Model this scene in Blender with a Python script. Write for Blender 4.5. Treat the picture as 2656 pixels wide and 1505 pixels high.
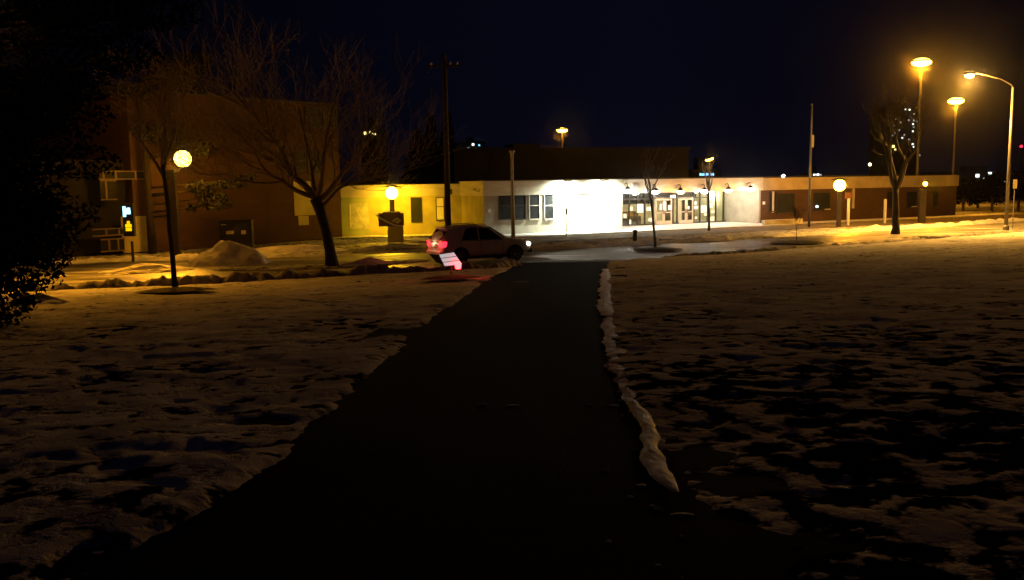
import bpy, bmesh, math, random
import numpy as np
from mathutils import Vector, Matrix, Euler
R = math.radians
for o in list(bpy.data.objects): bpy.data.objects.remove(o)
S = bpy.context.scene
col = S.collection

# ------------------------------------------------------------------ camera
FPX = 2300.0; W0, H0 = 2656, 1505
PITCH = math.degrees(math.atan(277.5/FPX)); ROLL = 0.9
CAMLOC = Vector((0, 0, 3.6))
cd = bpy.data.cameras.new('camera'); cam = bpy.data.objects.new('camera', cd); col.objects.link(cam)
cd.sensor_width = 36; cd.lens = 36*FPX/W0; cd.clip_start = .1; cd.clip_end = 3000
CROT = (Matrix.Rotation(R(90-PITCH), 3, 'X') @ Matrix.Rotation(R(-ROLL), 3, 'Z'))
cam.matrix_world = Matrix.Translation(CAMLOC) @ CROT.to_4x4()
S.camera = cam

# ------------------------------------------------------------------ night sky
SKY_A = (.0016, .0020, .0066, 1); SKY_B = (.0004, .0004, .0012, 1)
w = bpy.data.worlds.new('World'); S.world = w; w.use_nodes = True
nt = w.node_tree; bg = nt.nodes['Background']
tc = nt.nodes.new('ShaderNodeTexCoord'); sp = nt.nodes.new('ShaderNodeSeparateXYZ')
nt.links.new(tc.outputs['Generated'], sp.inputs[0])
# pale city glow ahead, fading sideways and upwards
m1 = nt.nodes.new('ShaderNodeMapRange'); m1.inputs[1].default_value = -.5; m1.inputs[2].default_value = .12
m2 = nt.nodes.new('ShaderNodeMapRange'); m2.inputs[1].default_value = .62; m2.inputs[2].default_value = .15
nt.links.new(sp.outputs[0], m1.inputs[0]); nt.links.new(sp.outputs[0], m2.inputs[0])
mm = nt.nodes.new('ShaderNodeMath'); mm.operation = 'MULTIPLY'
nt.links.new(m1.outputs[0], mm.inputs[0]); nt.links.new(m2.outputs[0], mm.inputs[1])
mix = nt.nodes.new('ShaderNodeMix'); mix.data_type = 'RGBA'
nt.links.new(mm.outputs[0], mix.inputs[0]); mix.inputs[6].default_value = SKY_B; mix.inputs[7].default_value = SKY_A
nt.links.new(mix.outputs[2], bg.inputs[0]); bg.inputs[1].default_value = 1.0
S.view_settings.view_transform = 'Standard'; S.view_settings.look = 'None'
S.view_settings.exposure = 0; S.view_settings.gamma = 1
S.render.engine = 'CYCLES'
BLOOM_HAZE = 0.00018

# ------------------------------------------------------------------ helpers
def ray(px, py):
    return (CROT @ Vector(((px-W0/2)/FPX, -(py-H0/2)/FPX, -1))).normalized()
def atY(px, py, Y):
    d = ray(px, py); return CAMLOC + d*(Y/d.y)
def atZ(px, py, z=0.0):
    d = ray(px, py); return CAMLOC + d*((z-CAMLOC.z)/d.z)

# near kerb of the road, x -> y (world), smooth bend
KX = [-70, -30, -17, -8, 0, 4, 15, 33, 60, 120]
KY = [13, 26.3, 31.2, 34.6, 37.9, 39.6, 45.6, 56.5, 74, 116]
def yk(x): return np.interp(x, KX, KY)

def _h(ix, iy, seed):
    n = (ix.astype(np.int64)*374761393 + iy.astype(np.int64)*668265263 + seed*974711) & 0x7fffffff
    n = ((n ^ (n >> 13))*1274126177) & 0x7fffffff
    return ((n ^ (n >> 16)) & 0xffff)/65535.0
def vnoise(x, y, seed=0):
    x = np.asarray(x, float); y = np.asarray(y, float)
    ix = np.floor(x); iy = np.floor(y); fx = x-ix; fy = y-iy
    fx = fx*fx*(3-2*fx); fy = fy*fy*(3-2*fy)
    a = _h(ix, iy, seed); b = _h(ix+1, iy, seed); c = _h(ix, iy+1, seed); d = _h(ix+1, iy+1, seed)
    return a+(b-a)*fx+(c-a)*fy+(a-b-c+d)*fx*fy
def fbm(x, y, seed=0, oct=4):
    s = 0; a = .5; t = 0
    for i in range(oct):
        s = s+a*vnoise(x*2**i+7.3*i, y*2**i+3.1*i, seed+i); t += a; a *= .5
    return s/t

def lawn_z(x, y):                     # smooth turf level: 2 m at the viewer, 0 at the kerb
    t = np.clip(np.asarray(y, float)/yk(x), -1, 1)
    z = 2.0*(1-np.maximum(t, -.2))
    return np.where(t < 1, z, 0.0)
def on_lawn(px, py):
    d = ray(px, py); s = 1.0
    for i in range(4000):
        p = CAMLOC+d*s
        if p.z <= float(lawn_z(p.x, p.y)): return p
        s += .02
    return p
def tag(o, label=None, cat=None, group=None, kind=None):
    if label: o['label'] = label
    if cat: o['category'] = cat
    if group: o['group'] = group
    if kind: o['kind'] = kind
    return o
def thing(name, label, cat, loc=(0, 0, 0), rz=0, group=None):
    o = bpy.data.objects.new(name, None); col.objects.link(o)
    o.empty_display_size = .2
    o.location = loc; o.rotation_euler = (0, 0, rz)
    return tag(o, label, cat, group)

class MB:
    def __init__(s): s.v = []; s.f = []; s.smooth = False
    def box(s, x0, x1, y0, y1, z0, z1):
        n = len(s.v)
        s.v += [(x, y, z) for z in (z0, z1) for (x, y) in ((x0, y0), (x1, y0), (x1, y1), (x0, y1))]
        s.f += [tuple(n+i for i in q) for q in ((3, 2, 1, 0), (4, 5, 6, 7), (0, 1, 5, 4), (1, 2, 6, 5), (2, 3, 7, 6), (3, 0, 4, 7))]
        return s
    def quad(s, *p):
        n = len(s.v); s.v += [tuple(q) for q in p]; s.f.append(tuple(range(n, n+len(p)))); return s
    def tube(s, pts, rad, seg=8, cap=True):
        pts = [Vector(p) for p in pts]; n0 = len(s.v); up = None
        if not hasattr(rad, '__len__'): rad = [rad]*len(pts)
        for i, p in enumerate(pts):
            d = (pts[min(i+1, len(pts)-1)]-pts[max(i-1, 0)])
            if d.length < 1e-9: d = Vector((0, 0, 1))
            d.normalize()
            if up is None:
                up = d.orthogonal().normalized()
            up = (up-d*up.dot(d))
            if up.length < 1e-6: up = d.orthogonal()
            up.normalize(); b = d.cross(up)
            for k in range(seg):
                a = 2*math.pi*k/seg
                q = p+(up*math.cos(a)+b*math.sin(a))*rad[i]; s.v.append((q.x, q.y, q.z))
        for i in range(len(pts)-1):
            for k in range(seg):
                k2 = (k+1) % seg; a = n0+i*seg
                s.f.append((a+k, a+k2, a+seg+k2, a+seg+k))
        if cap:
            s.f.append(tuple(n0+k for k in reversed(range(seg))))
            a = n0+(len(pts)-1)*seg; s.f.append(tuple(a+k for k in range(seg)))
        return s
    def lathe(s, prof, seg=16, c=(0, 0, 0)):
        n0 = len(s.v)
        for r, z in prof:
            for k in range(seg):
                a = 2*math.pi*k/seg; s.v.append((c[0]+r*math.cos(a), c[1]+r*math.sin(a), c[2]+z))
        for i in range(len(prof)-1):
            for k in range(seg):
                k2 = (k+1) % seg; a = n0+i*seg
                s.f.append((a+k, a+k2, a+seg+k2, a+seg+k))
        s.f.append(tuple(n0+k for k in reversed(range(seg))))
        a = n0+(len(prof)-1)*seg; s.f.append(tuple(a+k for k in range(seg)))
        return s
    def ball(s, c, r, seg=16, ring=10, sc=(1, 1, 1)):
        prof = [(max(.001, r*math.sin(math.pi*i/ring)), -r*math.cos(math.pi*i/ring)) for i in range(ring+1)]
        n0 = len(s.v); s.lathe(prof, seg)
        for i in range(n0, len(s.v)):
            v = s.v[i]; s.v[i] = (c[0]+v[0]*sc[0], c[1]+v[1]*sc[1], c[2]+v[2]*sc[2])
        return s
    def prism(s, outline, y0, y1):   # outline in x,z; extruded in y
        n = len(s.v); k = len(outline)
        s.v += [(x, y0, z) for x, z in outline]+[(x, y1, z) for x, z in outline]
        s.f.append(tuple(n+i for i in range(k))); s.f.append(tuple(n+k+i for i in reversed(range(k))))
        for i in range(k):
            j = (i+1) % k; s.f.append((n+i, n+k+i, n+k+j, n+j))
        return s
    def build(s, name, m, parent=None, smooth=False, bevel=0):
        me = bpy.data.meshes.new(name); me.from_pydata(s.v, [], s.f); me.materials.append(m)
        if smooth: me.polygons.foreach_set('use_smooth', [True]*len(me.polygons))
        me.update()
        bm = bmesh.new(); bm.from_mesh(me); bmesh.ops.recalc_face_normals(bm, faces=bm.faces)
        if bevel: bmesh.ops.bevel(bm, geom=bm.edges[:], offset=bevel, segments=2, affect='EDGES', profile=.6, clamp_overlap=True)
        bm.to_mesh(me); bm.free()
        o = bpy.data.objects.new(name, me); col.objects.link(o)
        if parent is not None: o.parent = parent
        return o

def copy_tree(o, parent=None):
    c = o.copy(); col.objects.link(c); c.parent = parent
    if o.type == 'LIGHT': c.data = o.data
    for ch in list(o.children): copy_tree(ch, c)
    return c

# ------------------------------------------------------------------ materials
def mat(name, color, rough=.8, var=.25, scale=3, metal=0, bump=.0, spec=.4, streak=None, color2=None, bscale=None):
    m = bpy.data.materials.new(name); m.use_nodes = True; t = m.node_tree
    b = t.nodes['Principled BSDF']; b.inputs['Roughness'].default_value = rough
    b.inputs['Metallic'].default_value = metal; b.inputs['Specular IOR Level'].default_value = spec
    tc = t.nodes.new('ShaderNodeTexCoord'); mp = t.nodes.new('ShaderNodeMapping')
    t.links.new(tc.outputs['Object'], mp.inputs[0])
    if streak: mp.inputs['Scale'].default_value = streak
    n = t.nodes.new('ShaderNodeTexNoise'); n.inputs['Scale'].default_value = scale; n.inputs['Detail'].default_value = 6
    t.links.new(mp.outputs[0], n.inputs[0])
    r = t.nodes.new('ShaderNodeValToRGB'); t.links.new(n.outputs[0], r.inputs[0])
    c2 = color2 or tuple(c*(1-var) for c in color); c1 = tuple(min(1, c*(1+var*.6)) for c in color)
    r.color_ramp.elements[0].position = .35; r.color_ramp.elements[0].color = (*c2, 1)
    r.color_ramp.elements[1].position = .65; r.color_ramp.elements[1].color = (*c1, 1)
    t.links.new(r.outputs[0], b.inputs['Base Color'])
    if bump:
        bn = t.nodes.new('ShaderNodeTexNoise'); bn.inputs['Scale'].default_value = bscale or scale*4; bn.inputs['Detail'].default_value = 5
        t.links.new(mp.outputs[0], bn.inputs[0])
        bp = t.nodes.new('ShaderNodeBump'); bp.inputs['Distance'].default_value = bump; t.links.new(bn.outputs[0], bp.inputs['Height'])
        t.links.new(bp.outputs[0], b.inputs['Normal'])
    return m
def emis(name, color, s):
    m = bpy.data.materials.new(name); m.use_nodes = True; b = m.node_tree.nodes['Principled BSDF']
    b.inputs['Base Color'].default_value = (*[min(1, c)*.5 for c in color], 1)
    b.inputs['Emission Color'].default_value = (*color, 1); b.inputs['Emission Strength'].default_value = s
    return m
def brick(name, c1, c2, mortar, scale=1.0):
    m = bpy.data.materials.new(name); m.use_nodes = True; t = m.node_tree; b = t.nodes['Principled BSDF']
    b.inputs['Roughness'].default_value = .9
    tc = t.nodes.new('ShaderNodeTexCoord'); sp = t.nodes.new('ShaderNodeSeparateXYZ'); cb = t.nodes.new('ShaderNodeCombineXYZ')
    ad = t.nodes.new('ShaderNodeMath'); ad.operation = 'ADD'
    t.links.new(tc.outputs['Object'], sp.inputs[0]); t.links.new(sp.outputs[0], ad.inputs[0]); t.links.new(sp.outputs[1], ad.inputs[1])
    t.links.new(ad.outputs[0], cb.inputs[0]); t.links.new(sp.outputs[2], cb.inputs[1])
    br = t.nodes.new('ShaderNodeTexBrick'); t.links.new(cb.outputs[0], br.inputs[0])
    br.inputs['Color1'].default_value = (*c1, 1); br.inputs['Color2'].default_value = (*c2, 1); br.inputs['Mortar'].default_value = (*mortar, 1)
    br.inputs['Scale'].default_value = scale; br.inputs['Brick Width'].default_value = .22; br.inputs['Row Height'].default_value = .075; br.inputs['Mortar Size'].default_value = .008
    n = t.nodes.new('ShaderNodeTexNoise'); n.inputs['Scale'].default_value = .6; n.inputs['Detail'].default_value = 5
    t.links.new(tc.outputs['Object'], n.inputs[0])
    mx = t.nodes.new('ShaderNodeMix'); mx.data_type = 'RGBA'; mx.blend_type = 'MULTIPLY'; mx.inputs[0].default_value = .6
    t.links.new(br.outputs[0], mx.inputs[6]); t.links.new(n.outputs[0], mx.inputs[7]); t.links.new(mx.outputs[2], b.inputs['Base Color'])
    return m
M = {}
M['wall_cream'] = mat('cream_render', (.34, .31, .24), .85, .18, 1.2, bump=.004)
M['fascia'] = mat('fascia_board', (.52, .47, .36), .7, .15, .8, streak=(1, 1, 4))
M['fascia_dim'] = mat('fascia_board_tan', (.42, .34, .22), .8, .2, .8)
M['wall_yellow'] = mat('ochre_render', (.42, .37, .13), .85, .2, .9)
M['brick'] = brick('brown_brick', (.12, .055, .02), (.085, .038, .014), (.09, .065, .04))
M['brick_red'] = brick('red_brown_brick', (.095, .037, .010), (.07, .027, .008), (.09, .06, .035))
M['dark_wall'] = mat('dark_cladding', (.012, .011, .012), .9, .3, 1)
M['dark_glass'] = mat('dark_window_glass', (.02, .022, .022), .4, .3, 1.5, spec=.12)
M['frame_pale'] = mat('pale_window_frame', (.5, .45, .38), .5, .1, 3)
M['frame_tan'] = mat('tan_window_frame', (.16, .12, .09), .6, .2, 3)
M['frame_dark'] = mat('bronze_frame', (.035, .03, .022), .5, .1, 3)
M['door_frame'] = mat('beige_door_frame', (.5, .38, .27), .5, .1, 3)
M['roof'] = mat('flat_roof_gravel', (.06, .055, .05), .9, .3, 2)
M['roof_snow'] = mat('roof_edge_snow', (.5, .5, .5), .8, .2, 2)
M['concrete'] = mat('concrete', (.42, .40, .36), .85, .25, 1.5, bump=.01)
M['bark'] = mat('bark', (.035, .026, .018), .9, .4, 6, bump=.02, streak=(1, 1, .3))
M['bark_pale'] = mat('pale_bark', (.16, .12, .08), .85, .3, 5, bump=.01)
M['twig'] = mat('twig_bark', (.16, .12, .08), .85, .3, 4)
M['needle'] = mat('pine_needles', (.018, .021, .009), .8, .4, 1.5)
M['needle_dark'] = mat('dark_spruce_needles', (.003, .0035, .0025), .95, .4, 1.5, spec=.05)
M['mulch'] = mat('wet_mulch', (.022, .015, .010), .95, .5, 20, bump=.03)
M['wood'] = mat('weathered_timber', (.035, .024, .015), .85, .3, 3, streak=(4, 4, .4), bump=.01)
M['metal'] = mat('galvanised_steel', (.15, .14, .13), .5, .15, 2, metal=.4)
M['metal_dark'] = mat('dark_painted_steel', (.03, .03, .03), .5, .2, 2, metal=.2)
M['white_paint'] = mat('white_paint', (.7, .68, .64), .5, .08, 3)
M['black_plastic'] = mat('black_plastic', (.015, .015, .016), .5, .2, 4)
M['navy_metal'] = mat('navy_metal', (.012, .014, .028), .5, .2, 2)
M['rubber'] = mat('tyre_rubber', (.018, .018, .018), .8, .2, 8)
M['car_paint'] = mat('silver_car_paint', (.82, .80, .78), .4, .05, 2, metal=.1, spec=.5)
M['car_trim'] = mat('black_trim', (.012, .012, .012), .5, .2, 3)
M['car_glass'] = mat('tinted_glass', (.008, .008, .010), .08, .1, 2, spec=.6)
M['alloy'] = mat('alloy_rim', (.25, .24, .23), .35, .1, 4, metal=.7)
M['sign_brown'] = mat('brown_sign_panel', (.10, .035, .018), .6, .15, 3)
M['panel_green'] = mat('pale_green_panel', (.32, .36, .18), .7, .15, 1.0)
M['paper'] = mat('paper_notice', (.75, .72, .62), .8, .1, 6)
M['interior'] = mat('cream_interior_wall', (.62, .55, .38), .8, .15, 1)
M['interior_floor'] = mat('interior_floor_tile', (.25, .21, .17), .5, .2, 1)
M['interior_dark'] = mat('dark_furnishing', (.05, .045, .04), .7, .3, 2)
M['orange_box'] = mat('tan_cabinet', (.5, .27, .10), .7, .15, 3)
NA = (1.0, .37, .015)          # sodium vapour
NAD = (1.0, .40, .02)
LED = (.92, 1.0, .86)
M['e_sodium'] = emis('lit_sodium_globe', (1, .62, .08), 14)
M['e_white'] = emis('lit_white_lens', (1, .96, .88), 26)
M['e_orange'] = emis('lit_orange_lens', (1, .66, .2), 20)
M['e_red'] = emis('lit_red_beacon', (1, .012, .013), 40)
M['e_tail'] = emis('lit_tail_lamp', (1, .02, .035), 4)
M['e_head'] = emis('lit_headlamp', (1, .93, .8), 14)
M['e_win'] = emis('lit_far_window', (.85, .95, .95), 2.2)
M['e_win_dim'] = emis('dimly_lit_far_window', (.8, .85, .85), .5)
M['e_win_y'] = emis('lit_yellow_window', (1, .78, .25), 2.5)
M['e_blue'] = emis('lit_blue_white_sign', (.25, .62, 1.0), 2.2)
M['e_sigw'] = emis('lit_white_signal', (.45, .85, 1.0), 2.0)
M['e_sigy'] = emis('lit_amber_signal', (1, .62, .0), 1.15)
M['e_bar'] = emis('white_bar_added_glow', (.85, .84, .86), .5)  # glow added to reflective bars that give off no light themselves
M['e_redlamp'] = emis('red_aviation_lamp', (1, .03, .08), 2)
M['e_ceiling'] = emis('ceiling_light_panel', (1, .95, .8), 9)
M['white_paint'].name = 'white_paint'

def light(parent, loc, color, power, radius=.3, spot=None, rot=None, name='lamp_light', blend=.6):
    ld = bpy.data.lights.new(name, 'SPOT' if spot else 'POINT'); ld.energy = power; ld.color = color; ld.shadow_soft_size = radius
    if spot: ld.spot_size = R(spot); ld.spot_blend = blend
    o = bpy.data.objects.new(name, ld); col.objects.link(o); o.parent = parent; o.location = loc
    if rot: o.rotation_euler = rot
    return o

# snow over turf: mask by noise, barer near the right of the viewer
def snow_mat(name, snow=(.84, .82, .80), bare=(.035, .028, .018), lawn=True):
    m = bpy.data.materials.new(name); m.use_nodes = True; t = m.node_tree; b = t.nodes['Principled BSDF']; L = t.links.new
    b.inputs['Roughness'].default_value = .9; b.inputs['Specular IOR Level'].default_value = .0
    tc = t.nodes.new('ShaderNodeTexCoord'); sep = t.nodes.new('ShaderNodeSeparateXYZ'); L(tc.outputs['Object'], sep.inputs[0])
    mp = t.nodes.new('ShaderNodeMapping'); mp.inputs['Scale'].default_value = (1, 1, 0); mp.inputs['Rotation'].default_value = (0, 0, R(-22)); L(tc.outputs['Object'], mp.inputs[0])
    def noise(sc, det, rough=.55, dist=0):
        n = t.nodes.new('ShaderNodeTexNoise'); n.inputs['Scale'].default_value = sc; n.inputs['Detail'].default_value = det
        n.inputs['Roughness'].default_value = rough; n.inputs['Distortion'].default_value = dist; L(mp.outputs[0], n.inputs[0]); return n
    def math_(op, a, b_=None, c=None):
        n = t.nodes.new('ShaderNodeMath'); n.operation = op
        for i, q in enumerate((a, b_, c)):
            if q is None: continue
            if isinstance(q, (int, float)): n.inputs[i].default_value = q
            else: L(q, n.inputs[i])
        return n.outputs[0]
    def mr(v, a, b_, c=0, d=1):
        n = t.nodes.new('ShaderNodeMapRange'); L(v, n.inputs[0])
        for i, q in enumerate((a, b_, c, d)): n.inputs[i+1].default_value = q
        return n.outputs[0]
    na = noise(3.2, 6, .6, .2); nb = noise(.5, 3); nc = noise(18, 5, .65)
    h = math_('ADD', na.outputs[0], math_('MULTIPLY', math_('SUBTRACT', nb.outputs[0], .5), .45))
    h = math_('ADD', h, math_('MULTIPLY', math_('SUBTRACT', nc.outputs[0], .5), .12))
    if lawn:
        thr = math_('MULTIPLY', mr(sep.outputs[0], -1, 3.5, 0, 1), mr(sep.outputs[1], 16, 6, 0, 1))
        thr = math_('MULTIPLY_ADD', thr, .13, .395)
        thr = math_('ADD', thr, math_('MULTIPLY', mr(sep.outputs[1], 10, 22, 0, 1), -.05))
        thr = math_('ADD', thr, math_('MULTIPLY', mr(sep.outputs[1], 7.5, 3.2, 0, 1), .05))
    else:
        thr = math_('ADD', .44, 0.0)
    d = math_('SUBTRACT', h, thr)
    cov = mr(d, -.012, .05)
    dirt = mr(noise(1.1, 4).outputs[0], .35, .65)
    cs = t.nodes.new('ShaderNodeMix'); cs.data_type = 'RGBA'; L(dirt, cs.inputs[0])
    cs.inputs[6].default_value = (*[c*.66 for c in snow], 1); cs.inputs[7].default_value = (*snow, 1)
    cb = t.nodes.new('ShaderNodeMix'); cb.data_type = 'RGBA'; L(nc.outputs[0], cb.inputs[0])
    cb.inputs[6].default_value = (*[c*.4 for c in bare], 1); cb.inputs[7].default_value = (*[c*1.6 for c in bare], 1)
    mx = t.nodes.new('ShaderNodeMix'); mx.data_type = 'RGBA'; L(cov, mx.inputs[0]); L(cb.outputs[2], mx.inputs[6]); L(cs.outputs[2], mx.inputs[7])
    L(mx.outputs[2], b.inputs['Base Color'])
    ng = noise(75, 3, .7)
    hh = math_('ADD', mr(d, -.03, .12), math_('ADD', math_('MULTIPLY', nc.outputs[0], .25), math_('MULTIPLY', ng.outputs[0], .16)))
    bp = t.nodes.new('ShaderNodeBump'); bp.inputs['Distance'].default_value = .035; bp.inputs['Strength'].default_value = .8
    L(hh, bp.inputs['Height']); L(bp.outputs[0], b.inputs['Normal'])
    return m
M['snow_lawn'] = snow_mat('melting_snow_on_turf', bare=(.010, .008, .005))
M['snow_verge'] = snow_mat('patchy_snow_on_verge', snow=(.5, .48, .45), lawn=False)
M['snow'] = mat('heaped_snow', (.66, .64, .62), .8, .2, 2.5, bump=.05, bscale=7)
M['snow_icy'] = mat('icy_snow', (.85, .85, .83), .6, .2, 9, bump=.006, bscale=16, spec=.3)
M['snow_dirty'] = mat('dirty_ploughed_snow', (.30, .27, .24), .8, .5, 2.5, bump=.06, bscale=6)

def road_mat():
    m = bpy.data.materials.new('slushy_asphalt'); m.use_nodes = True; t = m.node_tree; b = t.nodes['Principled BSDF']; L = t.links.new
    tc = t.nodes.new('ShaderNodeTexCoord'); mp = t.nodes.new('ShaderNodeMapping')
    mp.inputs['Rotation'].default_value = (0, 0, R(-25)); mp.inputs['Scale'].default_value = (.16, 1.5, 1); mp.vector_type = 'POINT'
    L(tc.outputs['Object'], mp.inputs[0])
    n = t.nodes.new('ShaderNodeTexNoise'); n.inputs['Scale'].default_value = 1.0; n.inputs['Detail'].default_value = 6; n.inputs['Roughness'].default_value = .62; L(mp.outputs[0], n.inputs[0])
    r = t.nodes.new('ShaderNodeValToRGB'); L(n.outputs[0], r.inputs[0])
    e = r.color_ramp.elements; e[0].position = .40; e[0].color = (.035, .033, .032, 1); e[1].position = .62; e[1].color = (.46, .44, .42, 1)
    x = e.new(.49); x.color = (.085, .08, .075, 1)
    L(r.outputs[0], b.inputs['Base Color'])
    rr = t.nodes.new('ShaderNodeMapRange'); L(n.outputs[0], rr.inputs[0]); rr.inputs[1].default_value = .4; rr.inputs[2].default_value = .6; rr.inputs[3].default_value = .38; rr.inputs[4].default_value = .8
    L(rr.outputs[0], b.inputs['Roughness'])
    n2 = t.nodes.new('ShaderNodeTexNoise'); n2.inputs['Scale'].default_value = 6; n2.inputs['Detail'].default_value = 5; L(mp.outputs[0], n2.inputs[0])
    bp = t.nodes.new('ShaderNodeBump'); bp.inputs['Distance'].default_value = .03; L(n2.outputs[0], bp.inputs['Height']); L(bp.outputs[0], b.inputs['Normal'])
    return m
M['road'] = road_mat()
M['path'] = mat('dark_wet_asphalt_path', (.005, .005, .005), .95, .5, 5, bump=.012, spec=.01, bscale=60)
M['walk'] = mat('cleared_concrete_walk', (.5, .48, .44), .7, .2, .8, bump=.01)

# ------------------------------------------------------------------ ground
def struct(mb, name, m, label=None, smooth=False):
    o = mb.build(name, m, None, smooth); o['kind'] = 'structure'
    if label: tag(o, label, 'ground')
    return o
struct(MB().quad((-1500, 24, -.03), (1500, 24, -.03), (1500, 1800, -.03), (-1500, 1800, -.03)), 'ground', M['snow_verge'], 'snow patched ground spreading from the road to the horizon')
# road ribbon following the kerb
xs = np.linspace(-65, 118, 120)
mb = MB()
def rw(x): return float(np.interp(x, [-60, -20, -6, 0, 10, 120], [15, 15, 11.5, 9.5, 9, 9]))
for i in range(len(xs)-1):
    a, b = xs[i], xs[i+1]
    mb.quad((a, yk(a)-.05, -.01), (b, yk(b)-.05, -.01), (b, yk(b)+rw(b), -.01), (a, yk(a)+rw(a), -.01))
struct(mb, 'road', M['road'], 'slushy asphalt road crossing in front of the low building')

# path polygon from the picture, laid on the slope
PL = [(1352, 676), (1290, 716), (1200, 778), (1100, 855), (1030, 922), (960, 1000), (860, 1100), (700, 1230), (560, 1330), (380, 1430), (250, 1505)]
PR = [(1574, 672), (1562, 720), (1563, 800), (1562, 880), (1566, 950), (1592, 1010), (1642, 1110), (1690, 1220), (1740, 1300), (1850, 1420), (1930, 1505)]
pl = [on_lawn(*p) for p in PL]; pr = [on_lawn(*p) for p in PR]
def ext(a):
    a = [(p.x, p.y) for p in a][::-1]; d = (a[0][0]-a[1][0], a[0][1]-a[1][1]); n = math.hypot(*d)
    a.insert(0, (a[0][0]+d[0]/n*1.2, a[0][1]-1.0)); a.insert(0, (a[0][0], -20)); a.append((a[-1][0], a[-1][1]+4)); return np.array(a)
EL, ER = ext(pl), ext(pr)
def path_sd(x, y):    # >0 outside the path (metres from its edge)
    xl = np.interp(y, EL[:, 1], EL[:, 0]); xr = np.interp(y, ER[:, 1], ER[:, 0])
    return np.maximum(xl-x, x-xr)

def grid_mesh(name, X, Y, Z, m, smooth=True):
    nr, nc = X.shape
    co = np.stack([X, Y, Z], -1).reshape(-1, 3).astype(np.float32)
    i = np.arange(nr*nc).reshape(nr, nc)
    f = np.stack([i[:-1, :-1], i[:-1, 1:], i[1:, 1:], i[1:, :-1]], -1).reshape(-1, 4)
    me = bpy.data.meshes.new(name); me.vertices.add(len(co)); me.vertices.foreach_set('co', co.ravel())
    me.loops.add(f.size); me.loops.foreach_set('vertex_index', f.ravel().astype(np.int32))
    me.polygons.add(len(f)); me.polygons.foreach_set('loop_start', np.arange(0, f.size, 4, dtype=np.int32))
    me.polygons.foreach_set('loop_total', np.full(len(f), 4, np.int32)); me.update(calc_edges=True)
    if smooth: me.polygons.foreach_set('use_smooth', np.ones(len(f), bool))
    me.materials.append(m); me.validate()
    o = bpy.data.objects.new(name, me); col.objects.link(o); return o

tt = np.concatenate([np.linspace(-.5, .05, 8), .05*(20.0**np.linspace(0, 1, 470))[1:]])
uu = np.concatenate([-np.linspace(2.6, 1.02, 12), np.linspace(-1, 1, 520), np.linspace(1.02, 2.6, 12)])
T, U = np.meshgrid(tt, uu, indexing='ij')
X = U*(2.2+np.where(T > 0, 33*T, -20*T)); Y = T*yk(X)
base = lawn_z(X, Y)
sd = path_sd(X, Y)+(fbm(X*1.3, Y*1.3, 5)-.5)*.20+(fbm(X*8, Y*8, 9, 3)-.5)*.12
edge = np.clip(sd/.22, -1, 1); edge = edge*.5+.5; edge = edge*edge*(3-2*edge)
lump = (fbm(X*1.6, Y*2.2, 1, 4)-.5)*.10+(fbm(X*.35, Y*.35, 22, 2)-.5)*.25+(fbm(X*5, Y*5, 31, 2)-.5)*.03
pits = np.clip(.36-fbm(X*1.9+5, Y*1.9, 44, 3), 0, .1)*.7
kerbdrop = np.clip((1-T)/.012, 0, 1)
Z = base+(.045+lump*.45-pits*.5)*edge-.10*(1-edge)
Z = Z*kerbdrop+(-.05)*(1-kerbdrop)
lawn = grid_mesh('snowy_lawn', X, Y, Z, M['snow_lawn']); tag(lawn, 'melting snow covered lawn sloping down to the road', 'lawn', kind='structure')
# path surface
rows = np.concatenate([np.linspace(-20, 2, 8), np.linspace(2.3, 40, 150)]); cols_ = np.linspace(0, 1, 24)
RY, CU = np.meshgrid(rows, cols_, indexing='ij')
xl = np.interp(RY, EL[:, 1], EL[:, 0])-.8; xr = np.interp(RY, ER[:, 1], ER[:, 0])+.8
PX = xl+(xr-xl)*CU
PZ = np.where(RY < yk(PX), lawn_z(PX, RY), 0)+.012
path = grid_mesh('path', PX, RY, PZ, M['path']); tag(path, 'dark wet asphalt footpath running down to the road', 'path', kind='structure')

# icy snow ridge along the right edge of the path
def ridge(name, pts, wid, hgt, m, label, cat, seed=0, n=160, prof=10, kind=None, group=None, zf=None, rough=.5, fade=.25):
    P = np.array(pts, float); d = np.concatenate([[0], np.cumsum(np.hypot(*(P[1:]-P[:-1]).T))])
    s = np.linspace(0, d[-1], n); cx = np.interp(s, d, P[:, 0]); cy = np.interp(s, d, P[:, 1])
    tx = np.gradient(cx); ty = np.gradient(cy); l = np.hypot(tx, ty); nx, ny = -ty/l, tx/l
    a = np.linspace(-1, 1, prof)
    A, Sx = np.meshgrid(a, s, indexing='xy')
    env = np.minimum(1, np.minimum(s-s[0], s[-1]-s)/max(fade, wid))**.5
    q_ = s/max(wid, .34); lum = (.35+1.3*fbm(q_*.9, s*0+seed, seed, 3))
    Wd = wid*(.5+1.0*fbm(q_*1.3, s*0+3, seed+5, 4))[:, None]*np.minimum(1, .25+np.minimum(s-s[0], s[-1]-s)/max(fade, wid))[:, None]
    XX = cx[:, None]+nx[:, None]*A*Wd+(fbm(Sx*2, A*3, seed+2, 2)-.5)*wid*.3
    YY = cy[:, None]+ny[:, None]*A*Wd
    HH = hgt*lum[:, None]*env[:, None]*(1-np.abs(A)**2.2)*(1-rough/2+rough*fbm(Sx/max(wid, .3)*3, A*2.5, seed+8, 3))
    z0 = zf(XX, YY) if zf else 0
    o = grid_mesh(name, XX, YY, z0-.04+HH, m); tag(o, label, cat, group, kind); return o
rp = [on_lawn(*p) for p in [(1572, 690), (1568, 760), (1576, 830), (1590, 900), (1606, 960), (1640, 1030), (1668, 1110), (1700, 1200), (1735, 1275), (1750, 1296)]]
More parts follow.
